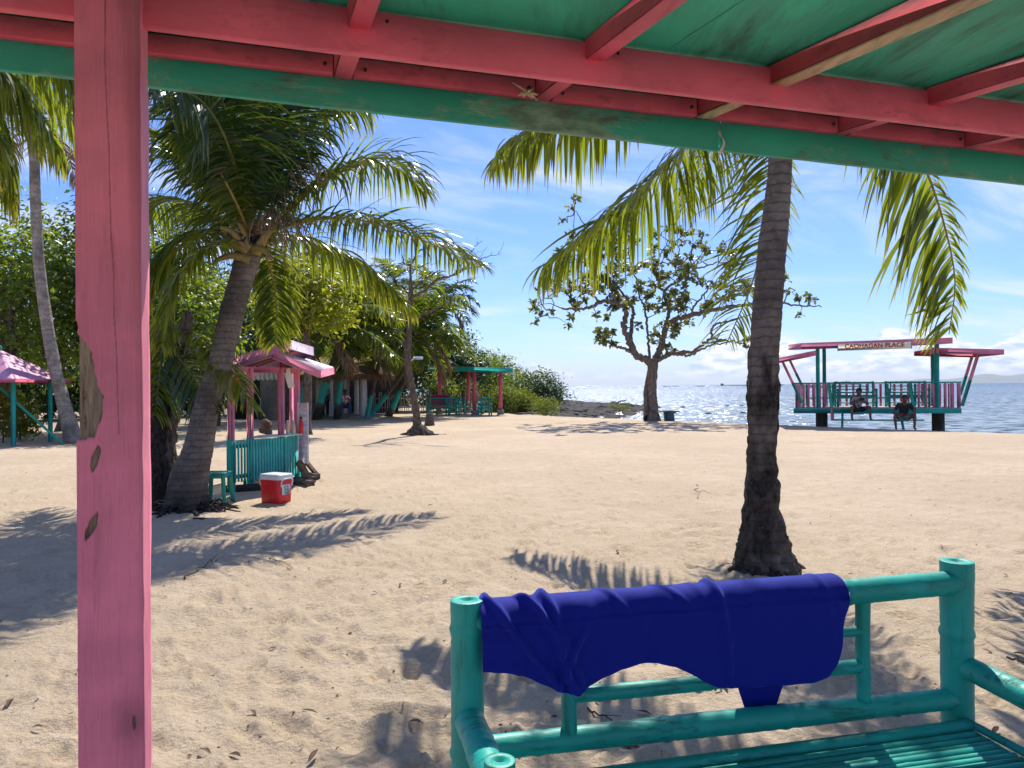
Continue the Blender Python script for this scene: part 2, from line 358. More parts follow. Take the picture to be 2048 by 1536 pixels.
M['trunkg'] = trunkmat('pale_palm_trunk', (0.30, 0.27, 0.23), 7.0, 0.6, 0.35)
M['bark'] = barkmat('grey_brown_bark', (0.17, 0.13, 0.10))
M['barkg'] = barkmat('pale_grey_bark', (0.25, 0.20, 0.165))
M['barkd'] = barkmat('charred_bark', (0.055, 0.045, 0.04), 1.4)
M['root'] = flat('root_black', (0.02, 0.017, 0.016), 0.9, 0.5, 40, 0.4)
M['thatch'] = flat('thatch', (0.24, 0.145, 0.075), 0.9, 0.5, 30, 0.7, 0.03, grain=(1, 1, 0.15))
M['rock'] = flat('dark_shore_rock', (0.045, 0.042, 0.042), 0.9, 0.6, 6, 0.6, 0.05)
M['skin'] = flat('brown_skin', (0.13, 0.065, 0.045), 0.5, 0.15, 20, 0.05)
M['black'] = flat('black_cloth', (0.012, 0.012, 0.014), 0.85, 0.3, 20, 0.2)
M['hair'] = flat('black_hair', (0.01, 0.009, 0.009), 0.5, 0.3, 60, 0.3)
M['redpl'] = flat('red_plastic', (0.62, 0.012, 0.02), 0.38, 0.08, 5, 0.03)
M['lid'] = flat('white_plastic', (0.62, 0.66, 0.68), 0.4, 0.08, 5, 0.03)
M['tealpl'] = flat('teal_plastic', (0.02, 0.36, 0.27), 0.4, 0.1, 6, 0.03)
M['cloth'] = flat('red_cloth', (0.70, 0.01, 0.02), 0.8, 0.1, 6, 0.1)
M['magenta'] = flat('magenta_cloth', (0.45, 0.01, 0.12), 0.8, 0.2, 6, 0.2)
def sandmat():
    s = NT('sand'); v = s.mp(); n0 = s.noise(v, 0.35, 4); n1 = s.noise(v, 3.2, 8, 0.62); n2 = s.noise(v, 38, 6, 0.7); n3 = s.noise(v, 320, 3, 0.7)
    c = s.mix(s.step(n0, 0.35, 0.68), (0.53, 0.425, 0.30), (0.64, 0.515, 0.375)); c = s.mix(s.step(n1, 0.30, 0.72, 0, 0.6), c, (0.48, 0.365, 0.235))
    c = s.mix(s.step(n2, 0.35, 0.72, 0, 0.35), c, (0.72, 0.59, 0.43)); c = s.mix(s.step(n2, 0.50, 0.30, 0, 0.5), c, (0.36, 0.265, 0.17)); c = s.mix(s.step(n3, 0.60, 0.75, 0, 0.45), c, (0.25, 0.17, 0.11))
    spk = s.step(s.vor(s.mp((1, 1, 1), (0.3, 0.1, 0.4)), 42), 0.0, 0.15, 1, 0); spk = s.math('MULTIPLY', spk, s.step(s.noise(v, 5, 3), 0.50, 0.60)); c = s.mix(s.math('MULTIPLY', spk, 0.7), c, (0.10, 0.07, 0.05))
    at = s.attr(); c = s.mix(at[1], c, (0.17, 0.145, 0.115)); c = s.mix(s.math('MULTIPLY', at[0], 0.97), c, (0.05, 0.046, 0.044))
    s.set(c, 0.95, 0.15)
    h = s.math('ADD', s.math('MULTIPLY', n1, 1.0), s.math('ADD', s.math('MULTIPLY', n2, 0.55), s.math('MULTIPLY', n3, 0.09))); s.bump(h, 0.9, 0.055); return s.m
M['sand'] = sandmat()
def watermat():
    s = NT('sea_water'); g = s.N.new('ShaderNodeNewGeometry'); v = g.outputs['Position']
    m = s.N.new('ShaderNodeMapping'); m.inputs['Scale'].default_value = (0.55, 1.0, 1); m.inputs['Rotation'].default_value = (0, 0, 0.25); s.L.new(v, m.inputs[0])
    n1 = s.noise(m.outputs[0], 3.2, 5, 0.68, 0.3); n2 = s.noise(m.outputs[0], 0.35, 3, 0.5)
    m2 = s.N.new('ShaderNodeMapping'); m2.inputs['Scale'].default_value = (0.006, 0.03, 1); s.L.new(v, m2.inputs[0]); p = s.noise(m2.outputs[0], 1.0, 5, 0.6)
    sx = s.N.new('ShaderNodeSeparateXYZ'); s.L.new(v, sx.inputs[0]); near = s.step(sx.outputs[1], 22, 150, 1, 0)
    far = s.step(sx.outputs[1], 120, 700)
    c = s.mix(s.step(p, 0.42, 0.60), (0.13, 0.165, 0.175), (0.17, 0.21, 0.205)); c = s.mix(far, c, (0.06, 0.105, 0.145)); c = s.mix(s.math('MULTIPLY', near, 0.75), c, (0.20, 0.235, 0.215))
    s.set(c, 0.20, 0.5); s.b.inputs['IOR'].default_value = 1.33
    def cn(scale, det, rough):
        n = s.N.new('ShaderNodeTexNoise'); n.inputs['Scale'].default_value = scale; n.inputs['Detail'].default_value = det; n.inputs['Roughness'].default_value = rough; s.L.new(m.outputs[0], n.inputs['Vector']); return n.outputs['Color']
    def vm(op, a, b):
        n = s.N.new('ShaderNodeVectorMath'); n.operation = op
        for k, q in enumerate((a, b)):
            if isinstance(q, tuple): n.inputs[k].default_value = q
            else: s.L.new(q, n.inputs[k])
        return n.outputs[0]
    a = vm('MULTIPLY', vm('SUBTRACT', cn(2.0, 1, .5), (.5, .5, .5)), (1.4, 4.4, 0)); b = vm('MULTIPLY', vm('SUBTRACT', cn(4.5, 2, .6), (.5, .5, .5)), (0.6, 1.4, 0))
    s.L.new(vm('NORMALIZE', vm('ADD', vm('ADD', a, b), (0, 0, 1)), (0, 0, 0)), s.b.inputs['Normal']); return s.m
M['water'] = watermat()
# ------------------------------------------------------------------ terrain, sea
LAND = A((260, -260), (120, -40), (40, 10.5), (27, 18), (16.3, 23.6), (11.2, 28.6), (7.3, 35.0), (4.6, 38.4), (2.6, 40.5), (5.2, 44), (8.4, 56), (13.2, 71), (9.5, 80), (7.5, 102), (-5, 135), (-60, 170), (-260, 190), (-260, -260))
def sdist(x, y):
    x = np.asarray(x, float); y = np.asarray(y, float); d = np.full(x.shape, 1e9); ins = np.zeros(x.shape, bool)
    n = len(LAND)
    for i in range(n):
        a = LAND[i]; b = LAND[(i + 1) % n]; e = b - a; t = np.clip(((x - a[0]) * e[0] + (y - a[1]) * e[1]) / (e @ e), 0, 1)
        d = np.minimum(d, np.hypot(x - a[0] - t * e[0], y - a[1] - t * e[1]))
        c = ((a[1] > y) != (b[1] > y)); xx = np.where(c, (b[0] - a[0]) * (y - a[1]) / (b[1] - a[1] + 1e-12) + a[0], 0); ins ^= c & (x < xx)
    return np.where(ins, d, -d)
def H(x, y):
    x = np.asarray(x, float); y = np.asarray(y, float); d = sdist(x, y) + vnoise(x * .3 + 9, y * .3 + 9, 3) * 1.0
    z = np.where(d > 2.5, 0.0, np.where(d > 0, -0.55 * (1 - d / 2.5) ** 1.3, np.maximum(-0.55 + d * 0.12, -2.6)))
    r = rockmask(x, y); z = z - 0.34 * r * (d > 0)
    z = z + 0.05 * vnoise(x * .22 + 3, y * .22 + 5, 1) + 0.025 * vnoise(x * .7 + 13, y * .7 + 5, 2)
    return z
def rockmask(x, y):
    m = np.clip((np.asarray(y) - 42.0 - vnoise(np.asarray(x) * .5, np.asarray(y) * .5, 4) * 2) / 1.5, 0, 1)
    return m * np.clip((np.asarray(x) + 3.0 + (np.asarray(y) - 42) * 0.05) / 2.0, 0, 1)
def gz(p): return A(p[0], p[1], float(H(p[0], p[1])))
def terrain():
    th = np.concatenate([np.linspace(-40, 40, 620), np.linspace(40, 320, 90)[1:-1]]); th = np.radians(th); nt = len(th)
    r = np.concatenate([[0.02], np.geomspace(0.5, 240, 640), [400, 1000, 3000]]); nr = len(r)
    X = r[:, None] * np.sin(th)[None]; Y = r[:, None] * np.cos(th)[None]; Z = H(X, Y)
    rr = r[:, None] * np.ones((1, nt)); nf = np.clip((34 - rr) / 14, 0, 1)
    det = 0.024 * vnoise(X * 1.3, Y * 1.9, 5) + 0.012 * vnoise(X * 3.1 + Y, Y * 4.3 - X * .6, 6) + 0.011 * np.abs(vnoise(X * 6 + Y * 2, Y * 8 - X * 2, 7)) + 0.010 * np.abs(vnoise(X * 13 + Y * 5, Y * 17 - X * 6, 1)) + 0.006 * vnoise(X * 23 + 3, Y * 23, 0) + 0.003 * vnoise(X * 47 + 3, Y * 47, 2)
    Z += det * nf
    fp = np.random.RandomState(5)
    for k in range(3400):      # footprints and scuffs
        rad = 0.9 + 17 * fp.rand() ** 1.1; a = (fp.rand() * 86 - 43) * math.pi / 180; cx = rad * math.sin(a); cy = rad * math.cos(a)
        L = fp.uniform(.05, .15); w = L * fp.uniform(.35, .6); ang = fp.rand() * 6.28; dep = fp.uniform(.005, .024) * (1 if fp.rand() < .8 else 1.5); reach = 3.2 * L
        i0 = np.searchsorted(r, rad - reach); i1 = np.searchsorted(r, rad + reach) + 1
        da = reach / rad; j0 = np.searchsorted(th[:620], a - da); j1 = np.searchsorted(th[:620], a + da) + 1
        xs = X[i0:i1, j0:j1] - cx; ys = Y[i0:i1, j0:j1] - cy; c, s = math.cos(ang), math.sin(ang)
        q = ((xs * c + ys * s) / L) ** 2 + ((-xs * s + ys * c) / w) ** 2
        Z[i0:i1, j0:j1] += -dep * np.exp(-q * 1.1) + dep * 0.55 * np.exp(-(np.sqrt(q) - 1.55) ** 2 * 5)
    rk = rockmask(X, Y); d = sdist(X, Y); Z += rk * (d > -1) * (0.30 * np.abs(vnoise(X * 1.1, Y * 1.1, 2)) + 0.22 * np.abs(vnoise(X * 3.1, Y * 3.1, 3)))
    wet = np.clip(1.15 - d, 0, 1) * (1 - rk)
    # a darker floor of leaf litter under the trees
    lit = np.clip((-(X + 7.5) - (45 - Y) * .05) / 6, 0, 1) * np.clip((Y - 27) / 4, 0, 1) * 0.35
    global TERR; TERR = (r, th[:620], Z)
    mb = MB(); i = np.arange(nr - 1)[:, None] * nt; j = np.arange(nt)[None]; j2 = (j + 1) % nt
    f = np.stack([i + j, i + nt + j, i + nt + j2, i + j2], -1).reshape(-1, 4)
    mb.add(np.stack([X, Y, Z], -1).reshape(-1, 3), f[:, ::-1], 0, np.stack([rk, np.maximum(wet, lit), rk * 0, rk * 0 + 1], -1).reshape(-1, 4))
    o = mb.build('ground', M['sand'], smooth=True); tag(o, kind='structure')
terrain()
def GZ(x, y):
    """height of the built sand surface in front of the camera"""
    r, th, Z = TERR; i = np.clip(np.searchsorted(r, np.hypot(x, y)), 0, len(r) - 1); j = np.clip(np.searchsorted(th, np.arctan2(x, y)), 0, 619); return Z[i, j]
mb = MB(); r = np.concatenate([[1.0], np.geomspace(14, 21500, 40)]); th = np.linspace(0, 2 * math.pi, 97)[:-1]
v = np.stack([r[:, None] * np.sin(th), r[:, None] * np.cos(th), 0 * r[:, None] * th - 0.60], -1).reshape(-1, 3)
i = np.arange(len(r) - 1)[:, None] * 96; j = np.arange(96)[None]; f = np.stack([i + j, i + j + 96, i + 96 + (j + 1) % 96, i + (j + 1) % 96], -1).reshape(-1, 4)
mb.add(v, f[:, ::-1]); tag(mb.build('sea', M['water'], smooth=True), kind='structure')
# distant hills across the water
def hills():
    mb = MB(); n = 160; az = np.radians(np.linspace(18, 75, n)); D = 14000
    base = 35 + 90 * np.clip((az - R(25)) / R(6), 0, 1)
    h = base * (0.75 + 0.7 * vnoise(az * 14, az * 0 + 3, 1) + 0.35 * vnoise(az * 60, az * 0, 2)) * np.clip((az - R(20)) / R(6), 0, 1) * np.clip((R(75) - az) / R(6), 0, 1) + 2
    rows = []
    for k, (dd, s) in enumerate(((0, -0.02), (700, .45), (1500, 1.0), (3500, .2), (5000, -.02))): rows.append(np.stack([(D + dd) * np.sin(az), (D + dd) * np.cos(az), h * s * (1 + .3 * vnoise(az * 90, az * 0 + k, 3)) - 4], -1))
    V = np.concatenate(rows); i = np.arange(4)[:, None] * n; j = np.arange(n - 1)[None]; f = np.stack([i + j, i + j + 1, i + n + j + 1, i + n + j], -1).reshape(-1, 4)
    mb.add(V, f); tag(mb.build('hills', flat('hill_forest', (0.05, 0.08, 0.05), 0.95, 0.3, .002, 0), smooth=True), kind='structure')
hills()
# air over the sea
def haze():
    mb = MB(); mb.box((0, 0, 148), 44000, 44000, 306, bev=0.001); o = mb.build('haze', (m := bpy.data.materials.new('haze_air'))); tag(o, kind='stuff')
    m.use_nodes = True; N = m.node_tree.nodes; N.remove(N['Principled BSDF']); pv = N.new('ShaderNodeVolumePrincipled'); pv.inputs['Density'].default_value = HAZE
    pv.inputs['Color'].default_value = (0.86, 0.93, 1.0, 1); pv.inputs['Anisotropy'].default_value = 0.2; m.node_tree.links.new(pv.outputs[0], N['Material Output'].inputs['Volume'])
HAZE = 0.00006
USE_HAZE = True
if USE_HAZE: haze()

# ------------------------------------------------------------------ vegetation builders
def leaves(mb, pts, nrm, size, rs, mi=0, aspect=0.5, asz=0.35):
    """one folded leaf per point: six vertices, four triangles"""
    n = len(pts); s = size * (1 + asz * (rs.rand(n) * 2 - 1)); nrm = nrm / (np.linalg.norm(nrm, axis=1)[:, None] + 1e-9)
    a = rs.randn(n, 3); t = np.cross(nrm, a); t /= np.linalg.norm(t, axis=1)[:, None] + 1e-9; b = np.cross(nrm, t)
    s1 = s[:, None]; w = s1 * aspect * .5
    v = np.stack([pts, pts + t * s1 * .5 + b * w + nrm * s1 * .08, pts + t * s1 * .5 - b * w + nrm * s1 * .08, pts + t * s1 * .5 - nrm * s1 * .03, pts + t * s1 - nrm * s1 * .12], 1)
    f = (np.arange(n)[:, None, None] * 5 + np.array([[0, 3, 1], [0, 2, 3], [1, 3, 4], [3, 2, 4]])[None]).reshape(-1, 3)
    c = np.zeros((n, 5, 4)); c[:, :, 0] = rs.rand(n)[:, None]; c[:, :, 1] = rs.rand(n)[:, None] * .6; c[:, :, 3] = 1
    mb.add(v.reshape(-1, 3), f, mi, c.reshape(-1, 4))
def crown_points(blobs, nclump, per, cr, rs):
    P_, N_ = [], []
    vol = np.array([b[1][0] * b[1][1] * b[1][2] for b in blobs]) ** (2 / 3); vol /= vol.sum()
    for (c, rad), fr in zip(blobs, vol):
        k = max(3, int(nclump * fr)); d = rs.randn(k, 3); d /= np.linalg.norm(d, axis=1)[:, None]
        q = (0.45 + 0.6 * rs.rand(k)) ** .6; cc = np.asarray(c) + d * np.asarray(rad) * q[:, None]
        pp = cc[:, None] + rs.randn(k, per, 3) * cr * (0.6 + .8 * rs.rand(k))[:, None, None] * A(1, 1, .6)
        nn = (pp - cc[:, None]) * 0.6 / cr + A(0, 0, 1) + rs.randn(k, per, 3) * .55 + d[:, None] * .5
        P_.append(pp.reshape(-1, 3)); N_.append(nn.reshape(-1, 3))
    return np.concatenate(P_), np.concatenate(N_)
def wiggle(p0, p1, n, amp, rs, sag=0.0):
    t = np.linspace(0, 1, n)[:, None]; L = np.linalg.norm(np.asarray(p1) - p0); o = rs.randn(n, 3) * amp * L; o[0] = o[-1] = 0
    return np.asarray(p0) * (1 - t) + np.asarray(p1) * t + o + A(0, 0, 1) * sag * L * np.sin(t * math.pi)
def broad_tree(label, base, trunk, blobs, nclump, per, cr, lsize, mat, bark='barkg', seed=1, name='broadleaf_tree', group=None, r0=.12, cat='tree', aspect=.5, limbs=7):
    rs = np.random.RandomState(seed); base = gz(base); root = empty(name, base, label, cat, group)
    tr = MB(); tp = np.array([base + A(*q) for q in trunk]); tp = np.vstack([tp[0] - A(0, 0, .15), tp]); pts = spline(tp, 14); rad = np.linspace(r0, r0 * .45, 14); rad[0] *= 1.7; rad[1] *= 1.25
    tr.tube(pts, rad, 9, rough=.12, seed=seed); tr.build('trunk', M[bark], root, smooth=True)
    B = [(base + A(*c), rd) for c, rd in blobs]; lb = MB()
    for k in range(limbs):
        c, rd = B[k % len(B)]; d = unit(rs.randn(3)); e = c + d * np.asarray(rd) * .7; s = pts[rs.randint(6, 14)]
        lb.tube(wiggle(s, e, 7, .05, rs, .08), np.linspace(r0 * .4, r0 * .08, 7), 5, rough=.1, seed=k)
    if limbs: lb.build('branches', M[bark], root, smooth=True)
    cm = MB(); p, nn = crown_points(B, nclump, per, cr, rs); p = p[p[:, 2] > base[2] + .05]; nn = nn[:len(p)]
    leaves(cm, p, nn, lsize, rs, aspect=aspect); cm.build('crown', M[mat], root)
    return root
def frond_mesh(pts, L=0.7, n=70, droop=0.6, seed=0, width=0.035, fwd=0.55, vee=0.3, start=0.14, rr=0.016, sides=(1, 1), ref=None, jit=0.10, lenf=(1, 1), mats=(0, 1), tipL=.45, torn=0.04):
    """a pinnate palm frond: tapered stalk and two rows of hanging leaflets"""
    rs = np.random.RandomState(seed); mb = MB(); st = MB(); cv = spline(pts, 26); st.tube(cv, np.linspace(rr, rr * .22, 26), 6)
    base = None
    for si, sd in enumerate((-1, 1)):
        if not sides[si]: continue
        k = int(n * sides[si]); t = np.linspace(start, .985, k) + rs.randn(k) * .15 / n; t = np.clip(t, start * .9, .995); keep = rs.rand(k) > torn; t = t[keep]; k = len(t)
        ii = t * 25; i0 = np.minimum(ii.astype(int), 24); fr = (ii - i0)[:, None]; p = cv[i0] * (1 - fr) + cv[i0 + 1] * fr
        T = cv[i0 + 1] - cv[i0]; T /= np.linalg.norm(T, axis=1)[:, None]
        up = np.tile(A(0, 0, 1) if ref is None else unit(ref), (k, 1)); S = np.cross(T, up); ln = np.linalg.norm(S, axis=1)[:, None]; S = np.where(ln > .12, S / np.maximum(ln, .12), A(1, 0, 0)); S /= np.linalg.norm(S, axis=1)[:, None] + 1e-9; U = np.cross(S, T)
        tt = (t - start) / (1 - start); Lk = L * np.clip(np.sin(math.pi * (0.10 + .62 * tt ** .9)) ** .7, .1, 1) * (1 - (1 - tipL) * np.clip((tt - .6) / .4, 0, 1) ** 1.5) * (1 + jit * rs.randn(k)) * lenf[si]
        fw = fwd * (.55 + .9 * tt)[:, None]
        d = S * sd + T * fw + U * (vee + .10 * rs.randn(k)[:, None]) + rs.randn(k, 3) * jit; d /= np.linalg.norm(d, axis=1)[:, None]
        K = 5; segs = [p]; ds = []; q = p
        g = droop * (1 + .35 * rs.randn(k))[:, None]
        for a in range(K):
            d = d + A(0, 0, -1) * g * (.25 + .5 * a / K); d /= np.linalg.norm(d, axis=1)[:, None]; q = q + d * (Lk / K)[:, None]; segs.append(q); ds.append(d)
        ds.append(ds[-1]); wv = T - d * np.sum(T * d, 1)[:, None]; wv = wv + U * .45 * rs.randn(k)[:, None]; wv /= np.linalg.norm(wv, axis=1)[:, None] + 1e-9
        prof = [.45, 1, .95, .75, .45, .04]
        ww = width * (.75 + .5 * (Lk / L)); V = []
        for a in range(K + 1):
            h = wv * (ww * prof[a] * .5)[:, None]; V += [segs[a] - h, segs[a] + h]
        V = np.stack(V, 1); nv = 2 * (K + 1); f = np.array([[2 * a, 2 * a + 1, 2 * a + 3, 2 * a + 2] for a in range(K)])
        F_ = (np.arange(k)[:, None, None] * nv + f[None]).reshape(-1, 4); c = np.zeros((k, nv, 4)); c[:, :, 0] = rs.rand(k)[:, None]; c[:, :, 1] = np.repeat(np.linspace(0, 1, K + 1), 2)[None] * .75 + .25 * tt[:, None]; c[:, :, 3] = 1
        mb.add(V.reshape(-1, 3), F_, mats[0], c.reshape(-1, 4))
    return Frond(st, mb)
class Frond:
    def __init__(s, a, b): s.a = a; s.b = b
    def build(s, name, mats, parent):
        o = s.a.build(name, mats[1], parent, smooth=True); l = s.b.build('leaflets', mats[0], o); l['kind'] = 'stuff'; return o
def arc(c, az, el, L, sag, n=7, twist=0.0):
    """points of a frond leaving c at azimuth az (rad, from +x) and elevation el, bending down"""
    p = np.array(c, float); out = [p.copy()]; e = el; a = az
    for k in range(n): p = p + A(math.cos(a) * math.cos(e), math.sin(a) * math.cos(e), math.sin(e)) * L / n; out.append(p.copy()); e -= sag / n * (0.6 + .8 * k / n); a += twist / n
    return np.array(out)
def palm(label, trunkpts, r0, r1, nf, FL, LL, seed, mats='palm', trunkm='trunk', paintz=None, name='coconut_palm', group=None, dense=46, elr=(-35, 75), az0=None, extra=None, dry=2, nring=26, char=0.0, sag=(1.0, 1.7), W_=.04):
    rs = np.random.RandomState(seed); tp = np.asarray(trunkpts, float); tp[0][2] = float(H(tp[0][0], tp[0][1])) - .08
    root = empty(name, A(tp[0][0], tp[0][1], tp[0][2] + .08), label, 'palm tree', group)
    pts = spline(tp, nring); t = np.linspace(0, 1, nring); rad = r1 + (r0 * .62 - r1) * (1 - t) + r0 * .38 * np.exp(-t * 16)
    tm = MB(); tm.tube(pts, rad, 14, rough=.05, seed=seed)
    c = tm.c[-1]; zz = tm.v[-1][:, 2]; c[:, 0] = np.clip((char - (zz - tp[0][2])) / .25, 0, 1) if char else 0.0
    ms = [M[trunkm]]
    tm.build('trunk', ms, root, smooth=True)
    if paintz:
        z0, z1 = paintz; sel = [k for k in range(nring)]; fine = spline(tp, 200); fz = fine[:, 2]; s = fine[(fz > z0) & (fz < z1)]
        ft = np.linspace(0, 1, 200)[(fz > z0) & (fz < z1)]
        if len(s) > 3:
            rr = r1 + (r0 * .62 - r1) * (1 - ft) + r0 * .38 * np.exp(-ft * 16); pm = MB(); pm.tube(s, rr * 1.05 + .006, 16, rough=.04, seed=seed); pm.build('paint_band', M['teal'], root, smooth=True)
    top = pts[-1]; nk = 0
    for k in range(nf):
        el = R(elr[0] + (elr[1] - elr[0]) * ((k + .5) / nf) ** .9 + rs.uniform(-8, 8)); az = k * 2.399 + rs.uniform(-.3, .3) + (az0 or 0)
        fp = arc(top + rs.randn(3) * .04, az, el, FL * rs.uniform(.85, 1.1), rs.uniform(*sag) * (1.0 if el > 0 else .6), twist=rs.uniform(-.3, .3))
        m = M['palmdry'] if k < dry else M[mats] 
        frond_mesh(fp, LL * rs.uniform(.85, 1.1), dense, .45 if k >= dry else 1.2, seed * 100 + k, width=W_, jit=.12, rr=.02).build('frond', [m, M['rachisg'] if k >= dry else M['palmdry']], root)
    if extra:
        for e in extra: frond_mesh(**e[0]).build('frond', e[1], root)
    return root, top
# ------------------------------------------------------------------ the shelter overhead
SU = A(0.954, 0.301, 0); SN = A(-0.301, 0.954, 0); SO = A(-0.685, 1.40, 0)
AX = np.array([SU, SN, [0, 0, 1]])
def S(a, b, z): return SO + SU * a + SN * b + A(0, 0, z)
M['tan'] = flat('bare_tan_wood', (0.56, 0.40, 0.25), 0.8, 0.4, 30, 0.3, grain=(1, .15, 1)); M['raftd'] = paint('dark_rafter_paint', (0.62, 0.09, 0.13), (0.3, 0.2, 0.15), 0.3, 'y', 1.0, dirt=0.8)
def shelter():
    root = empty('beach_shelter', S(1, -1, 0), 'open pink and green timber beach shelter seen from under its roof', 'shelter')
    # near post with chipped paint and raw wood showing
    rs = np.random.RandomState(3); nz = 620; nf = 110; z = np.linspace(-0.1, 2.27, nz); w = .105; dpt = .10
    prof = [(i / nf * w - w, -.04, 0, i / nf) for i in range(nf + 1)] + [(0, -.04 + dpt * k / 6, 1, 0) for k in range(1, 7)] + [(-w * k / 6, -.04 + dpt, 2, 0) for k in range(1, 7)] + [(-w, -.04 + dpt * (1 - k / 6), 3, 0) for k in range(1, 6)]
    n = len(prof); V = np.zeros((nz, n, 3)); C = np.zeros((nz, n, 4)); C[..., 3] = 1
    def zp(py): return 1.5 - (py - 774) * 1.36 / 1500
    bz = [zp(q) for q in (874, 868, 850, 828, 790, 758, 715, 690, 664, 640)]; bw = [0.0, .26, .33, .385, .40, .30, .26, .20, .03, 0]
    for i, zz in enumerate(z):
        edge = np.interp(zz, bz, bw, left=0, right=0) + .05 * vnoise(zz * 60, 1.3, 1) + .03 * vnoise(zz * 170, 5.3, 2)
        for j, (a, b, fc, q) in enumerate(prof):
            wr = 0.0; dn = 0.0
            if fc == 0 or fc == 3:
                qa = q if fc == 0 else 0.0
                if bz[0] < zz < bz[-1] and qa < edge: wr = 1
                for (cx, py0, py1, ww, sl) in ((.285, 884, 936, .062, .055), (.215, 1018, 1070, .07, .09), (.86, 1425, 1452, .03, .0)):
                    t = (zz - zp(py1)) / (zp(py0) - zp(py1))
                    if 0 < t < 1 and abs(qa - cx - sl * (t - .5) * 2 - .02 * vnoise(zz * 90, 2, 3)) < ww * math.sin(math.pi * t) ** .6: wr = 1
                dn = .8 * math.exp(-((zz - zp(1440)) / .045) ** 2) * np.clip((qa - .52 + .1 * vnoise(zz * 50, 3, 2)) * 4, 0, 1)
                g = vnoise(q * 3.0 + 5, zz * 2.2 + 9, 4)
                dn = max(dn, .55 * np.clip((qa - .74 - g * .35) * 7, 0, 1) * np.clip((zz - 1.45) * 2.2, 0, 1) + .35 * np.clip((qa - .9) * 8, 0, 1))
                crack = abs(qa - (.47 + .19 * np.clip((2.1 - zz) / .75, 0, 1) + .02 * vnoise(zz * 14, 1, 5)))
                if zz > 1.42 and crack < .012: dn = max(dn, .8)
            ins = .007 * wr + .0012 * vnoise(zz * 26, j * .7, 5) + .0012 * vnoise(zz * 7, j * .2 + 30, 6)
            aa, bb = a, b + 0
            if fc == 0: bb += ins + (.0035 * vnoise(q * 30, zz * 45, 2) if wr else 0)
            if fc == 0 and q < .1 and wr: aa += .004
            if fc == 3: aa += .004 * wr
            if fc == 1: aa -= .0015 * vnoise(zz * 18, b * 50, 3) * 1.6
            c1 = 1 if (fc == 0 and (j == 0 or j == nf)) else 0
            V[i, j] = S(aa, bb, zz); C[i, j, 0] = wr; C[i, j, 1] = np.clip(dn, 0, 1)
    mb = MB(); i = np.arange(nz - 1)[:, None] * n; j = np.arange(n)[None]; f = np.stack([i + j, i + (j + 1) % n, i + n + (j + 1) % n, i + n + j], -1).reshape(-1, 4)
    mb.add(V.reshape(-1, 3), f, 0, C.reshape(-1, 4)); p = mb.build('post', M['post'], root); p['label'] = 'chipped pink post with raw wood patches'
    for (a, b) in ((3.3, 0.0), (-.05, -1.80), (3.3, -1.80)):
        m = MB(); m.box(S(a, b, 1.0 - .04 * (b < -1)), .1, .1, 2.3 - .08 * (b < -1) * 2, AX); m.build('post', M['beam'], root)
    # long beam, slightly uneven along its lower edge
    def plank(a0, a1, b0, b1, z0, z1, name, mat, nseg=60, wob=.003, lab=None, tilt=0.0, seed=0):
        m = MB(); t = np.linspace(a0, a1, nseg); vs = []
        e = min(abs(b1 - b0), z1 - z0) * .07
        for k, a in enumerate(t):
            q0 = wob * 2 * vnoise(a * 2.1 + seed, 1.5, 1) + wob * vnoise(a * 9 + seed, 3.5, 2); q1 = wob * vnoise(a * 3 + seed, 7.7, 3); q0 += tilt * a; q1 += tilt * a
            vs += [S(a, b0 + e, z0 + q0), S(a, b0, z0 + e + q0), S(a, b0 + q1 * .6, z1 - e + q1), S(a, b0 + e, z1 + q1), S(a, b1 - e, z1 + q1), S(a, b1, z1 - e + q1), S(a, b1, z0 + e + q0), S(a, b1 - e, z0 + q0)]
        i = np.arange(nseg - 1)[:, None] * 8; j = np.arange(8)[None]; f = [tuple(x) for x in np.stack([i + j, i + (j + 1) % 8, i + 8 + (j + 1) % 8, i + 8 + j], -1).reshape(-1, 4)] + [tuple(range(8)), tuple(range(nseg * 8 - 1, nseg * 8 - 9, -1))]
        m.add(vs, f); o = m.build(name, mat, root)
        if lab: o['label'] = lab
        return o
    plank(-1.9, 4.4, 0.0, .024, 2.179, 2.268, 'beam', M['beam'])
    plank(-1.9, 4.4, -1.80, -1.75, 1.97, 2.075, 'beam', M['beam'])
    ra = [-1.6, -1.1, -.60, -.10, .395, .915, 1.40, 1.885, 2.38, 2.9, 3.4, 3.9]
    for k, a in enumerate(ra):
        m = MB(); wd = .046
        p0 = S(a + .02, -1.9, 2.2505 - .105 * 1.9); p1 = S(a, .352, 2.2505 + .105 * .352)
        m.bar(p0, p1, wd, .046, bev=.003); o = m.build('rafter', M['raftd'] if k == 6 else M['raft'], root)
        if k == 6:
            o['label'] = 'rafter with bare brown underside'; m = MB(); m.bar(p0 - A(0, 0, .0243), p1 - A(0, 0, .0243) - (p1 - p0) * .01, wd * .98, .003, bev=.0005); m.build('bare_edge', M['tan'], root)
    for k in range(len(ra) - 1):
        plank(ra[k] + .025, ra[k + 1] - .025, .322, .348, 2.262, 2.308, 'edge_board', M['board'], 12, .002, seed=k)
    plank(-1.9, 1.463, .354, .372, 2.196, 2.335, 'fascia_board', M['fascia'], 80, .003, tilt=-.0105)
    plank(1.470, 4.4, .354, .372, 2.199, 2.338, 'fascia_board', M['fascia'], 60, .003, seed=5, tilt=-.0105)
    nl = NT('rusty_nail'); nl.set((.03, .02, .018), .6)
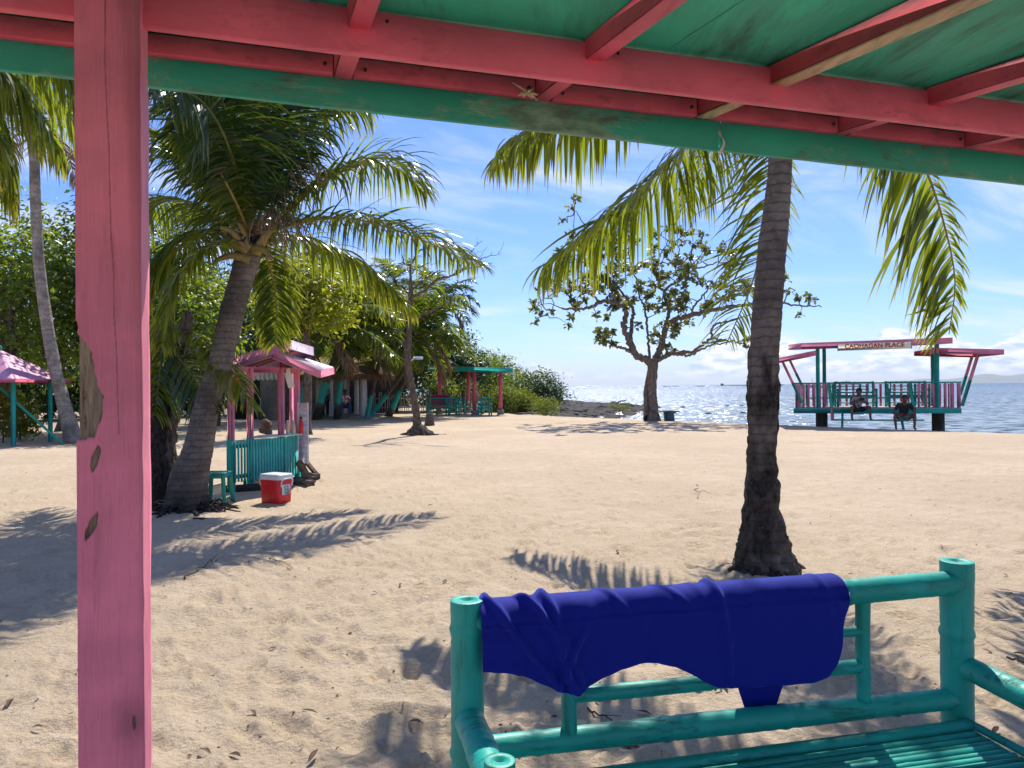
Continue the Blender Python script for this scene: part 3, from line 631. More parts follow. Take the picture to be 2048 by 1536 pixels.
    for k, a in enumerate(ra):
        for da, b, z in ((-.045, .318, 2.283), (.052, .318, 2.279)): m = MB(); m.tube([S(a + da, b + .006, z), S(a + da, b - .002, z)], .0042, 7); m.build('nail', nl.m, root)
        if k > 2: m = MB(); m.tube([S(a + .06, .004, 2.25), S(a + .06, -.002, 2.25)], .004, 7); m.build('nail', nl.m, root)
    # thin ceiling sheets nailed on top of the rafters, gently buckled
    for k, (a0, a1) in enumerate(((-1.9, -.1), (-.098, 1.1), (1.102, 2.38), (2.382, 4.4))):
        na, nb = 40, 70; m = MB(); g = []
        for top in (0, 1):
            for b in np.linspace(-1.93, .40, nb):
                for a in np.linspace(a0, a1, na):
                    g.append(S(a, b, 2.2745 + .105 * b + .010 * top + (.004 * vnoise(a * 2.2, b * 2, 1) + .002 * vnoise(a * 7, b * 7, 2)) + .002))
        i = np.arange(nb - 1)[:, None] * na; j = np.arange(na - 1)[None]; f = np.stack([i + j, i + j + 1, i + na + j + 1, i + na + j], -1).reshape(-1, 4)
        m.add(g[:na * nb], f); m.add(g[na * nb:], f[:, ::-1]); m.build('ceiling_sheet', M['ceil'], root)
    return root
shelter()
# bits caught on the shelter
def twist_ribbon():
    a = 1.466; m = MB(); n = 40; vs = []; top = S(a, .345, 2.315)
    for k in range(n):
        t = k / (n - 1); c = S(a, .343 + .01 * math.sin(t * 9), 2.27 - .135 * t) + SU * .003 * math.sin(t * 14); th = t * 9; d = (SU * math.cos(th) + SN * math.sin(th)) * .0045
        vs += [c - d, c + d, c + d + SN * .0006, c - d + SN * .0006]
    i = np.arange(n - 1)[:, None] * 4; j = np.arange(4)[None]; f = np.stack([i + j, i + (j + 1) % 4, i + 4 + (j + 1) % 4, i + 4 + j], -1).reshape(-1, 4); m.add(vs, f)
    tag(m.build('ribbon', M['white'], loc=top), 'pale twisted plastic ribbon hanging in the gap of the green fascia', 'ribbon')
twist_ribbon()
rs = np.random.RandomState(2); m = MB(); c = S(.86, .30, 2.262)
for k in range(26):
    d = unit(rs.randn(3)); m.tube([c + d * .002, c + SU * .02 * rs.randn() + d * .022 * rs.uniform(.5, 1.2)], [.004, .001], 5)
tag(m.build('straw_tuft', flat('pale_straw', (.6, .5, .33), .8, .3, 60), loc=c), 'small pale straw tuft stuck beneath the pink beam', 'straw tuft')

# ------------------------------------------------------------------ bamboo bench in front
BL = A(-0.127, 2.02, 0); BR = A(1.407, 2.38, 0); BU = unit(BR - BL); BW = A(BU[1], -BU[0], 0)
def B(s, t, z): return BL + BU * s + BW * t + A(0, 0, z)
BLEN = float(np.linalg.norm(BR - BL))
def bam(mb, p0, p1, r, nodes=.33, seed=0, n=18, hollow=True, bend=.004, off=None):
    p0 = np.asarray(p0, float); p1 = np.asarray(p1, float); L = np.linalg.norm(p1 - p0); rs = np.random.RandomState(seed + 50); m = max(16, int(L / .012)); t = np.linspace(0, 1, m)
    o = (off if off is not None else rs.uniform(.2, .8)) * nodes; x = t * L; ph = (x - o + nodes * 50) % nodes; ph = np.minimum(ph, nodes - ph)
    rad = r * (1 + .10 * np.exp(-(ph / .010) ** 2) - .035 * np.exp(-((ph - .02) / .010) ** 2) + .03 * np.sin(x * 5 + seed))
    pts = p0 + (p1 - p0) * t[:, None]; b = unit(np.cross(p1 - p0, rs.randn(3))); pts = pts + b * (bend * np.sin(t * math.pi * 1.3 + seed))[:, None]
    mb.tube(pts, rad, n, caps=not hollow, rough=.02, seed=seed)
    if hollow:
        ax = unit(p1 - p0); u = unit(np.cross(ax, A(.3, .9, .1))); v = np.cross(ax, u); th = np.arange(n) / n * 2 * math.pi
        def ring(c, rr): return c + rr * (np.cos(th)[:, None] * u + np.sin(th)[:, None] * v)
        for c, sg, R0 in ((pts[0], 1, rad[0]), (pts[-1], -1, rad[-1])):
            q = np.vstack([ring(c, R0 * .995), ring(c - ax * sg * .0015, R0 * .90), ring(c - ax * sg * .0015, R0 * .36), ring(c + ax * sg * .02, R0 * .33), [c + ax * sg * .02]])
            j = np.arange(n); j2 = (j + 1) % n; f = []
            for k in range(3): f += [(k * n + a, k * n + b2, (k + 1) * n + b2, (k + 1) * n + a) for a, b2 in zip(j, j2)]
            f += [(3 * n + a, 3 * n + b2, 4 * n) for a, b2 in zip(j, j2)]
            mb.add(q, f)
def bamboo_bench():
    root = empty('bamboo_bench', B(BLEN / 2, .2, 0), 'teal painted bamboo bench with a dark blue towel over its back', 'bench')
    bm = M['bamboo']; bv = M['bamboo_v']
    def part(name, p0, p1, r, mat=bm, **k): m = MB(); bam(m, p0, p1, r, **k); return m.build(name, mat, root, smooth=True)
    part('post', B(0, 0, -.05), B(0, 0, .925), .046, bv, seed=1, off=.72); part('post', B(BLEN, 0, -.05), B(BLEN, 0, .935), .0485, bv, seed=2, off=.3)
    part('top_rail', B(.02, 0, .866), B(BLEN - .01, .01, .868), .038, seed=3, hollow=False, nodes=.42)
    part('lower_rail', B(.02, 0, .520), B(BLEN - .01, .01, .508), .0335, seed=4, hollow=False, bend=.006, nodes=.38)
    part('seat_rail', B(.0, .03, .40), B(BLEN, .03, .40), .032, seed=14, hollow=False)
    sx = (.285, 1.225)
    for s in sx: part('strut', B(s, .006, .53), B(s, .006, .845), .022, bv, seed=int(s * 10), hollow=False, n=14)
    part('back_bar', B(sx[0] + .005, .004, .748), B(sx[1] - .005, .004, .742), .0155, seed=6, hollow=False, n=12)
    part('back_bar', B(sx[0] + .005, .004, .645), B(sx[1] - .005, .004, .632), .0215, seed=7, hollow=False, n=12)
    D = .47
    part('post', B(0.0, D * .80, -.05), B(0.01, D * .80, .675), .036, bv, seed=8); part('post', B(BLEN, D, -.05), B(BLEN, D, .70), .042, bv, seed=9)
    part('armrest', B(0, .02, .61), B(0.0, .62, .60), .0405, seed=10, hollow=True, nodes=.5); part('armrest', B(BLEN, .02, .61), B(BLEN, .68, .585), .037, seed=11, nodes=.4)
    part('strut', B(BLEN, .34, .40), B(BLEN, .34, .58), .022, bv, seed=12, hollow=False, n=12)
    for s in (.03, BLEN - .03): part('seat_bearer', B(s, -.0, .415), B(s, D + .1, .405), .022, seed=13 + int(s), hollow=False, n=12)
    part('front_rail', B(.0, D + .03, .40), B(BLEN, D + .03, .40), .034, seed=15, hollow=False)
    # split bamboo slats along the seat, each one a piece
    rs = np.random.RandomState(4); t = .055; k = 0
    while t < D:
        wd = rs.uniform(.017, .027) if k else .040
        m = MB(); nn = 60; x = np.linspace(.045, BLEN - .045 + rs.uniform(-.01, .01), nn); vs = []; zb = .440 + rs.uniform(-.002, .002) + (.012 if k == 0 else 0); ph = rs.rand() * .4
        for xx in x:
            d = abs(((xx + ph) % .36) - .18); e = .0022 * math.exp(-(d / .006) ** 2); wb = .0016 * vnoise(xx * 4, k * 3.1, 2) * 2
            for q, hq in ((-.5, -.004), (-.46, .003), (-.2, .0075), (.2, .0075), (.46, .003), (.5, -.004), (.3, -.005), (-.3, -.005)):
                hh = hq * (2.0 if k == 0 else 1); vs.append(B(xx, t + wd / 2 + q * wd + wb, zb + hh + (e if hq > 0 else 0) + .0012 * vnoise(xx * 3, k * 1.7, 4)))
        i = np.arange(nn - 1)[:, None] * 8; j = np.arange(8)[None]; f = [tuple(q) for q in np.stack([i + j, i + (j + 1) % 8, i + 8 + (j + 1) % 8, i + 8 + j], -1).reshape(-1, 4)] + [tuple(range(8)), tuple(range(nn * 8 - 1, nn * 8 - 9, -1))]
        m.add(vs, f); m.build('slat', bm, root, smooth=False); t += wd + rs.uniform(.0025, .007); k += 1
    m = MB(); m.bar(B(BLEN - .022, .03, .452), B(BLEN - .022, D, .452), .022, .018, bev=.003); m.build('seat_trim', bm, root)
bamboo_bench()
def towel():
    pxs = [955, 985, 1010, 1040, 1070, 1100, 1125, 1140, 1160, 1190, 1225, 1260, 1295, 1330, 1360, 1385, 1410, 1450, 1500, 1550, 1600, 1630, 1645, 1652, 1660, 1668]
    pys = [1338, 1340, 1341, 1350, 1362, 1374, 1381, 1380, 1370, 1352, 1334, 1324, 1322, 1330, 1343, 1358, 1370, 1372, 1369, 1366, 1361, 1350, 1330, 1300, 1255, 1215]
    def s_of(px):
        r_ = ray(px, 1250); return float(np.linalg.solve(np.array([[BU[0], -r_[0]], [BU[1], -r_[1]]]), -BL[:2])[0])
    ss = [s_of(q) for q in pxs]; zb = []
    for q, y in zip(pxs, pys):
        s = s_of(q); Yq = (B(s, .05, 0))[1]; zb.append(1.5 + ray(q, y)[2] * Yq)
    # straighten the right edge: it hangs ragged rather than ending in a curve
    n = 240; mfr = 96; nbk = 40; s = np.linspace(ss[0], ss[-1], n); hang = .866 - np.interp(s, ss, zb); cm = MB(); r0 = .0445; vs = []
    hang = np.maximum(hang, .03); x = (s - s[0]) / (s[-1] - s[0])
    hb = .10 + .13 * np.exp(-((x - .80) / .11) ** 2) + .02 * np.sin(x * 9) ; hb = np.where((x > .73) & (x < .88), .35, hb); hb = np.convolve(np.pad(hb, 6, 'edge'), np.ones(13) / 13, 'valid')
    arcL = math.pi * r0
    def ridge(d, w): return np.exp(-(d / w) ** 2)
    for i in range(n):
        row = []
        tot = hb[i] + arcL + hang[i]
        for k in range(nbk + mfr):
            q = k / (nbk + mfr - 1) * tot; xx = x[i]; se = s[i]
            if q < hb[i]: t, z, nrm = -r0, .866 - (hb[i] - q), (-1, 0)
            elif q < hb[i] + arcL:
                a = math.pi - (q - hb[i]) / r0; t, z, nrm = r0 * math.cos(a), .866 + r0 * math.sin(a), (math.cos(a), math.sin(a))
            else: dn = q - hb[i] - arcL; t, z, nrm = r0 + .10 * dn * dn + .006, .866 - dn, (1, 0)
            dn = q - hb[i] - arcL * .55; on = np.clip(dn / .06, 0, 1) * (q > hb[i] * .9)
            # folds: diagonals at the left, a seam fold at two thirds, soft waves elsewhere
            w = 0
            w += .010 + .024 * ridge(xx - (.105 + 1.05 * max(dn, 0) * .55 + .02 * math.sin(dn * 20)), .011) * np.clip(dn / .03 + .6, 0, 1)
            w += .016 * ridge(xx - (.02 + .72 * max(dn, 0)), .010) + .012 * ridge(xx - (.30 - .5 * max(dn, 0)), .010) * np.clip(dn * 8, 0, 1)
            w += .020 * ridge(xx - (.165 + .34 * max(dn, 0)), .012) * (1 - xx)
            for (c, sl, a_) in ((.31, .75, .007), (.46, .95, .005), (.56, .35, .003), (.62, .10, .012), (.93, .1, .004)): w += a_ * ridge(xx - c - sl * max(dn + .03, -.02), .011) * math.exp(-abs(dn) * (9 if c != .62 else 2.2)) * (q > hb[i])
            w += .020 * float(pn(xx * 5 + 3, dn * 7 + 20, 4.3)) * on * (1 if xx < .6 else .55) + .015 * float(pn(xx * 13 + 3, dn * 13 + xx * 6 + 20, 5.2, 2)) * on * max(.2, 1.25 - xx) + .014 * abs(vnoise(xx * 9, dn * 22 + 11, 6)) * on * max(0, .4 - xx) * 3
            edge = .010 * math.sin(dn * 34) * (i / n) ** 18 + .012 * vnoise(dn * 12 + 3, 2, 1) * (i / n) ** 10
            p = B(se + edge, t, z) + (BW * nrm[0] + A(0, 0, nrm[1])) * (w + .001); row.append(p)
        vs.append(row)
    vs = np.array(vs); m2 = nbk + mfr; i = np.arange(n - 1)[:, None] * m2; j = np.arange(m2 - 1)[None]; f = np.stack([i + j, i + m2 + j, i + m2 + j + 1, i + j + 1], -1).reshape(-1, 4)
    cm.add(vs.reshape(-1, 3), f); t = NT('blue_microfibre'); nn = t.noise(t.mp((1, 1, 1)), 420, 3); t.set((0.007, 0.014, 0.27), 0.8, 0.2); t.b.inputs['Sheen Weight'].default_value = 0.9; t.b.inputs['Sheen Roughness'].default_value = .35; t.b.inputs['Sheen Tint'].default_value = (.22, .34, 1, 1); t.bump(nn, .5, .002)
    o = cm.build('towel', t.m, loc=B(.7, 0, .86), smooth=True); sd = o.modifiers.new('thickness', 'SOLIDIFY'); sd.thickness = .003; sd.offset = -1
    tag(o, 'dark blue towel draped over the top rail of the bamboo bench', 'towel')
towel()
# ------------------------------------------------------------------ the near palm on the right
def near_palm():
    Y = 6.05; g = G(1532, 1140); Y = g[1]
    tr = [(1532, 1152, .29), (1531, 1131, .245), (1528, 1100, .20), (1524, 1039, .145), (1522, 985, .125), (1523, 930, .112), (1525, 850, .108), (1526, 780, .118), (1528, 718, .115), (1541, 529, .113), (1553, 420, .102), (1560, 334, .094), (1568, 150, .085), (1573, 0, .082), (1575, -110, .085)]
    pts = [P(a, b, Y) for a, b, c in tr]; q = np.array([list(p) + [c[2]] for p, c in zip(pts, tr)]); n = 360; q = spline(q, n); nn = 72
    root = empty('coconut_palm', (g[0], g[1], 0), 'nearest coconut palm, charred lower trunk, rising behind the blue towel', 'palm tree')
    m = MB(); m.tube(q[:, :3], q[:, 3], nn, seed=2); V = m.v[0].reshape(n, nn, 3); C = m.c[0].reshape(n, nn, 4); ctr = q[:, None, :3]; d = V - ctr; z = V[..., 2]; th = np.arange(nn)[None] / nn * 2 * math.pi + z * 0
    cx, cy = np.cos(th) * 1.9 + 20, np.sin(th) * 1.9 + 20
    low = np.clip((1.75 - z + .5 * pn(cx, cy, z * 3, 2)) / .25, 0, 1)
    q3 = (ctr + d) - np.array([pts[0][0], pts[0][1], 0]); ax_, ay_, az_ = q3[..., 0], q3[..., 1], q3[..., 2]
    c1 = pn(ax_ * 7, ay_ * 7, az_ * 3.2) * 1.6; c2 = pn(ax_ * 19, ay_ * 19, az_ * 9, 4) * 1.3; c3 = .6 + 1.1 * np.abs(pn(ax_ * 11 + 3, ay_ * 11, az_ * 6.5, 2)) - .25 * (pn(ax_ * 30, ay_ * 30, az_ * 16) > .25)
    k = 1 + (1 - low) * (.02 * c1 + .03 * c2 + .028 * np.where(((z * 11 + c1 * .25) % 1) < .18, -1, .3)) + low * (.10 * c1 + .10 * c2 + .30 * (c3 - .62))
    k *= 1 + .05 * pn(z * 4, z * 0 + 4.4, z * 0)
    V[:] = ctr + d * k[..., None]; m.v[0] = V.reshape(-1, 3)
    C[..., 0] = np.clip(low * (.75 + .9 * c1 + .45 * c2 - .5 * (c3 - .5) + .2 * np.clip((z - .7), 0, .8)), 0, 1); m.c[0] = C.reshape(-1, 4)
    m.build('trunk', M['trunkr'], root, smooth=True)
    rt = MB(); rs = np.random.RandomState(4)
    for a in range(30):
        t = rs.rand() * 6.28; r0 = .22; p0 = A(g[0] + r0 * math.cos(t), g[1] + r0 * math.sin(t), .07); p1 = A(g[0] + (r0 + rs.uniform(.06, .2)) * math.cos(t), g[1] + (r0 + .15) * math.sin(t), -.05); rt.tube(wiggle(p0, p1, 6, .04, rs), np.linspace(.011, .004, 6), 5)
    rt.build('roots', M['barkd'], root, smooth=True)
    C0 = pts[-1]
    fr = [dict(pts=[C0, P(1480, 120, 6.4), P(1410, 250, 7.0), P(1300, 362, 7.7), P(1185, 455, 8.2), P(1078, 537, 8.6)], L=.90, n=150, droop=1.5, seed=31, vee=.0, fwd=.75, width=0.031, tipL=.55, jit=.13),
          dict(pts=[C0, P(1400, 60, 6.0), P(1250, 160, 6.2), P(1130, 232, 6.5), P(1035, 272, 6.7), P(985, 330, 6.9)], L=.72, n=151, droop=1.6, seed=32, vee=.05, fwd=.5, width=0.031, jit=.12),
          dict(pts=[C0, P(1500, 130, 7.0), P(1440, 262, 8.0), P(1395, 350, 8.6), P(1365, 420, 8.9)], L=.72, n=120, droop=1.1, seed=33, vee=.0, fwd=.6, width=0.031, jit=.14),
          dict(pts=[C0, P(1556, 150, 6.7), P(1546, 330, 6.9), P(1530, 460, 7.0), P(1503, 570, 7.0), P(1452, 690, 6.9)], L=.72, sides=(.7, 1), lenf=(.55, 1), n=130, droop=.55, seed=34, vee=.1, fwd=.45, width=0.021, ref=(0.15, -1, 0), jit=.11),
          dict(pts=[C0, P(1680, 90, 6.2), P(1790, 215, 6.5), P(1848, 330, 6.6), P(1886, 440, 6.7), P(1910, 560, 6.8), P(1898, 668, 6.8)], L=.90, n=151, droop=.55, seed=35, vee=-.1, fwd=.55, width=0.033, ref=(.1, -1, 0), sides=(.7, 1), lenf=(.35, 1), jit=.12)]
    for k, f in enumerate(fr): frond_mesh(rr=.02, **f).build('frond', [M['palmb'], M['rachis']], root)
    rs = np.random.RandomState(8)
    for k, (az, el, Lf) in enumerate(((-60, 28, 2.7), (-20, 15, 2.8), (20, 40, 2.4), (100, 70, 2.0), (160, 25, 2.6), (-170, 8, 2.8), (60, 75, 2.0), (-45, 62, 2.3), (-80, 2, 2.4))):
        frond_mesh(arc(C0, R(az), R(el), Lf, 1.5), .75, 80, .5, 60 + k, width=0.030).build('frond', [M['palmb'], M['rachis']], root)
near_palm()

# ------------------------------------------------------------------ the big palm on the left
def left_palm():
    g = G(375, 1022); Y = g[1]
    tr = [(368, 1035, .33), (371, 1004, .255), (378, 959, .225), (396, 899, .175), (413, 810, .148), (434, 750, .142), (449, 690, .142), (463, 630, .145), (480, 570, .14), (494, 520, .15), (503, 470, .13)]
    q = np.array([list(P(a, b, Y)) + [c] for a, b, c in tr]); n = 180; nn = 36; q = spline(q, n)
    root = empty('coconut_palm', (g[0], g[1], 0), 'big leaning coconut palm with a full crown beside the small kiosk', 'palm tree')
    m = MB(); m.tube(q[:, :3], q[:, 3], nn, seed=2); V = m.v[0].reshape(n, nn, 3); C = m.c[0].reshape(n, nn, 4); ctr = q[:, None, :3]; d = V - ctr; z = V[..., 2]; th = np.arange(nn)[None] / nn * 2 * math.pi + z * 0; cx = np.cos(th) * 2 + 9; cy = np.sin(th) * 2 + 9
    low = np.clip((.5 - z) / .4, 0, 1); k = 1 + .05 * pn(cx, cy, z * 5, 3) + np.where(((z * 13 + pn(cx, cy, z * 2) * .4) % 1) < .2, -.025, .010) + low * (.22 * pn(cx * 1.5, cy * 1.5, z * 3, 3)) + low * .10 * np.cos(th * 5)
    V[:] = ctr + d * k[..., None]; m.v[0] = V.reshape(-1, 3); C[..., 0] = np.clip((.42 - z + .3 * pn(cx, cy, z * 3, 2)) / .4, 0, 1) * .9; m.c[0] = C.reshape(-1, 4); m.build('trunk', M['trunkr'], root, smooth=True)
    rt = MB(); rs = np.random.RandomState(14)
    for a in range(70):
        t = rs.uniform(0, 6.28); r0 = .22; L_ = rs.uniform(.15, .6); p0 = A(g[0] + r0 * math.cos(t), g[1] + r0 * math.sin(t), rs.uniform(.02, .12)); p1 = A(g[0] + (r0 + L_) * math.cos(t), g[1] + (r0 + L_) * math.sin(t) * .8, -.02); rt.tube(wiggle(p0, p1, 8, .06, rs, .05), np.linspace(rs.uniform(.012, .03), .004, 8), 6)
    for (a, b, c, d2) in ((400, 1030, 445, 1010), (395, 1035, 392, 1062), (330, 1035, 300, 1048), (420, 1025, 470, 1018)): rt.tube(wiggle(G(a, b) + A(0, 0, .03), G(c, d2), 9, .05, rs, .03), np.linspace(.024, .006, 9), 6)
    rt.build('roots', M['root'], root, smooth=True)
    C0 = P(503, 470, Y); st = MB()      # cut leaf bases round the crown
    for (a, b, c, d2) in ((495, 505, 415, 488), (500, 520, 425, 525), (512, 505, 560, 450), (505, 500, 545, 520), (490, 495, 440, 455), (500, 500, 470, 440)):
        p0 = P(a, b, Y - .1); p1 = P(c, d2, Y - .25); st.tube(spline([p0, (p0 + p1) / 2 + A(0, 0, .07), p1], 9), np.linspace(.065, .02, 9), 8, rough=.1)
    st.build('leaf_bases', M['rachis'], root, smooth=True)
    fb = MB()
    for a in range(40): t = rs.rand() * 6.28; p0 = C0 + A(.12 * math.cos(t), .12 * math.sin(t), -.12 + .1 * rs.rand()); fb.tube(wiggle(p0, p0 + A(.10 * math.cos(t), .10 * math.sin(t), rs.uniform(-.2, .15)), 5, .1, rs), [.03, .028, .02, .014, .006], 5, rough=.2)
    fb.build('leaf_fibre', M['barkd'], root, smooth=True)
    a_, b_, d_, y_ = M['palm'], M['palmb'], M['palmd'], M['palmb']
    F_ = [([(503, 470, 0), (560, 458, -.3), (620, 441, 0), (720, 440, .5), (850, 482, 1.2), (962, 536, 1.9)], .78, 92, .85, .55, a_),
          ([(505, 470, 0), (560, 440, .2), (640, 368, .5), (735, 326, .9), (800, 340, 1.2), (850, 388, 1.4)], .88, 84, .9, .55, a_),
          ([(505, 470, 0), (540, 380, .3), (590, 290, .7), (650, 225, 1.0), (740, 222, 1.2)], .95, 76, .8, .3, a_),
          ([(503, 470, 0), (505, 380, .1), (515, 280, .2), (520, 170, .1), (515, 60, -.2)], 1.0, 84, .35, .3, d_),
          ([(503, 470, 0), (490, 370, -.2), (470, 270, -.4), (430, 170, -.8), (380, 110, -1.2)], 1.0, 84, .45, .3, d_),
          ([(500, 470, 0), (470, 400, -.5), (430, 330, -.8), (385, 285, -1.0), (350, 262, -1.1)], .38, 64, .5, .1, b_),
          ([(500, 470, 0), (440, 390, .2), (380, 320, .4), (320, 270, .5), (260, 255, .5)], .85, 80, .8, .2, a_),
          ([(498, 470, 0), (430, 430, .6), (360, 400, 1.0), (290, 420, 1.2), (230, 480, 1.2)], .80, 80, .9, .2, a_),
          ([(495, 475, 0), (445, 460, .0), (390, 475, .3), (330, 520, .3), (280, 590, .1)], .80, 76, 1.0, .2, a_),
          ([(495, 478, 0), (430, 490, -.4), (375, 530, -.6), (340, 600, -.7), (325, 690, -.7)], .62, 74, .35, .1, b_),
          ([(505, 470, 0), (570, 470, .8), (650, 490, 1.2), (740, 540, 1.5), (828, 622, 1.6)], .72, 84, 1.1, .2, y_),
          ([(505, 480, 0), (530, 510, .5), (548, 570, .8), (553, 630, .9), (550, 690, .9)], .50, 64, .55, .1, y_),
          ([(505, 480, 0), (530, 490, 1.0), (548, 530, 1.8), (558, 590, 2.2), (560, 640, 2.3)], .60, 60, .6, .1, b_),
          ([(503, 470, 0), (520, 330, 1.0), (560, 230, 1.9), (610, 160, 2.5)], .95, 70, .7, .3, d_),
          ([(503, 470, 0), (470, 320, 1.2), (420, 240, 2.0), (340, 200, 2.6)], .95, 70, .7, .3, d_),
          ([(503, 470, 0), (530, 300, .6), (580, 160, 1.0), (680, 110, 1.2), (760, 150, 1.3)], .95, 76, .8, .3, a_),
          ([(503, 470, 0), (450, 250, .5), (360, 130, .8), (260, 120, .8)], .95, 76, .8, .3, d_),
          ([(503, 470, 0), (500, 420, 1.3), (520, 400, 2.4), (560, 440, 3.1)], .85, 60, .8, .3, d_),
          ([(503, 470, 0), (455, 440, 1.2), (400, 440, 2.2), (350, 490, 2.9)], .85, 60, .8, .3, d_),
          ([(503, 470, 0), (460, 300, -.9), (400, 200, -1.7), (300, 170, -2.3)], .85, 60, .6, .3, d_)]
    for k, (pp, L_, nn_, dr, vee, mt) in enumerate(F_):
        ref = None
        dirv = abs(pp[-1][1] - pp[0][1]) / (abs(pp[-1][0] - pp[0][0]) + 1)
        if dirv > 1.3: ref = (0.1, -1, .15)
        frond_mesh([P(x, y, Y + dy) for x, y, dy in pp], L_, int(nn_ * 1.75), dr, 200 + k, vee=vee, width=.030, ref=ref, rr=.024, fwd=.5, jit=.09).build('frond', [mt, M['rachis'] if mt is not d_ else M['rachisg']], root)
    # dried strands hanging in the crown
    for k, (x0, y0, x1, y1, dy) in enumerate(((560, 400, 640, 330, -.1), (545, 430, 600, 440, -.2))):
        frond_mesh([P(503, 470, Y), P((503 + x0) / 2, (470 + y0) / 2, Y + dy), P(x0, y0, Y + dy), P(x1, y1, Y + dy)], .6, 44, 1.2, 260 + k, width=.012, jit=.3).build('frond', [M['palmdry'], M['palmdry']], root)
left_palm()

def dead_stump():
    g = G(322, 1018); Y = g[1] + .15; root = empty('dead_tree', (g[0], g[1], 0), 'charred dead double trunk with broken tops beside the big leaning palm', 'dead tree')
    for k, (pp, nm) in enumerate((([(318, 1030, .20), (318, 1000, .15), (317, 900, .115), (322, 830, .105), (328, 760, .10), (331, 735, .075)], 'trunk'), ([(330, 1010, .10), (338, 900, .07), (350, 820, .065), (358, 740, .07), (368, 680, .07), (376, 622, .06)], 'trunk'), ([(328, 760, .06), (322, 720, .055), (316, 680, .06), (312, 645, .045)], 'broken_limb'))):
        q = spline(np.array([list(P(a, b, Y + .05 * k)) + [c] for a, b, c in pp]), 60); m = MB(); m.tube(q[:, :3], q[:, 3], 20, rough=.28, seed=k); V = m.v[0]; V += .012 * np.stack([vnoise(V[:, 2] * 9, V[:, 0] * 20, 1), vnoise(V[:, 2] * 9, V[:, 0] * 20, 2), 0 * V[:, 2]], -1) * 2
        m.build(nm, [M['barkd'], M['bark'], M['barkg']][k], root, smooth=True)
    # hanging young frond between the stump and the palm
dead_stump()
def sapling():
    g = G(352, 1006); Y = g[1] + .1; root = empty('young_palm', (g[0], g[1], 0), 'low green palm fronds hanging across the dead trunk and big palm', 'palm')
    b0 = P(335, 640, Y - .25)
    m = MB(); m.tube(wiggle(A(g[0], g[1], -.05), b0, 10, .01, np.random.RandomState(1)), np.linspace(.03, .022, 10), 8, rough=.1); m.build('stem', M['rachisg'], root, smooth=True)
    for k, pp in enumerate(([(335, 640, -.25), (370, 655, -.4), (420, 690, -.6), (465, 745, -.75), (505, 815, -.8)], [(335, 640, -.25), (325, 690, -.5), (318, 760, -.6), (310, 830, -.6)], [(335, 640, -.25), (350, 700, -.5), (390, 760, -.7), (430, 830, -.8)], [(335, 640, -.25), (300, 640, -.2), (250, 680, -.1), (210, 760, 0)])):
        frond_mesh([P(x, y, Y + d) for x, y, d in pp], .50, 52, .7, 300 + k, vee=.1, width=.028, rr=.012, ref=(.1, -1, .3) if k in (1, 2) else None, jit=.12).build('frond', [M['palm'] if k != 2 else M['palmd'], M['rachisg']], root)
sapling()
# a palm just outside the frame whose fronds hang into the top left corner
def corner_palm():
    Y = 8.6; C0 = P(-170, 60, Y); g = A(P(-260, 900, Y)[0], Y, 0)
    root, top = palm('coconut palm beyond the left edge whose yellow-green fronds hang into view', [g, (g + C0) / 2 + A(.05, 0, 0), C0], .3, .13, 7, 2.3, .8, 77, 'palm', 'trunk', dense=54, elr=(5, 80), az0=2.6, dry=0)
    for k, pp in enumerate(([(-170, 60, 0), (-90, 80, 0), (-10, 130, .2), (60, 200, .4), (120, 300, .5)], [(-170, 60, 0), (-80, 40, .5), (20, 60, .9), (110, 120, 1.2), (190, 220, 1.4)], [(-170, 60, 0), (-100, 120, .4), (-40, 200, .8), (0, 290, 1.0), (30, 400, 1.1)], [(-170, 60, 0), (-110, 110, -.4), (-60, 200, -.5), (-20, 320, -.5)], [(-170, 60, 0), (-60, 90, 1.5), (50, 150, 2.2), (150, 240, 2.6), (215, 360, 2.8)])):
        frond_mesh([P(x, y, Y + d) for x, y, d in pp], .85, 110, 1.2, 400 + k, vee=.05, width=.038, rr=.02, jit=.12).build('frond', [M['palmb'] if k != 1 else M['palm'], M['rachis']], root)
corner_palm()
# pale leaning palm at far left
g0 = G(150, 885); Yp = g0[1]
palm('tall pale grey palm trunk leaning left beyond the pink post', [g0] + [P(a, b, Yp) for a, b in ((139, 850), (115, 760), (107, 720), (94, 648), (80, 546), (75, 478), (71, 411), (68, 300), (62, 230))], .28, .125, 16, 3.0, .9, 21, 'palm', 'trunkg', dense=44, W_=.05)

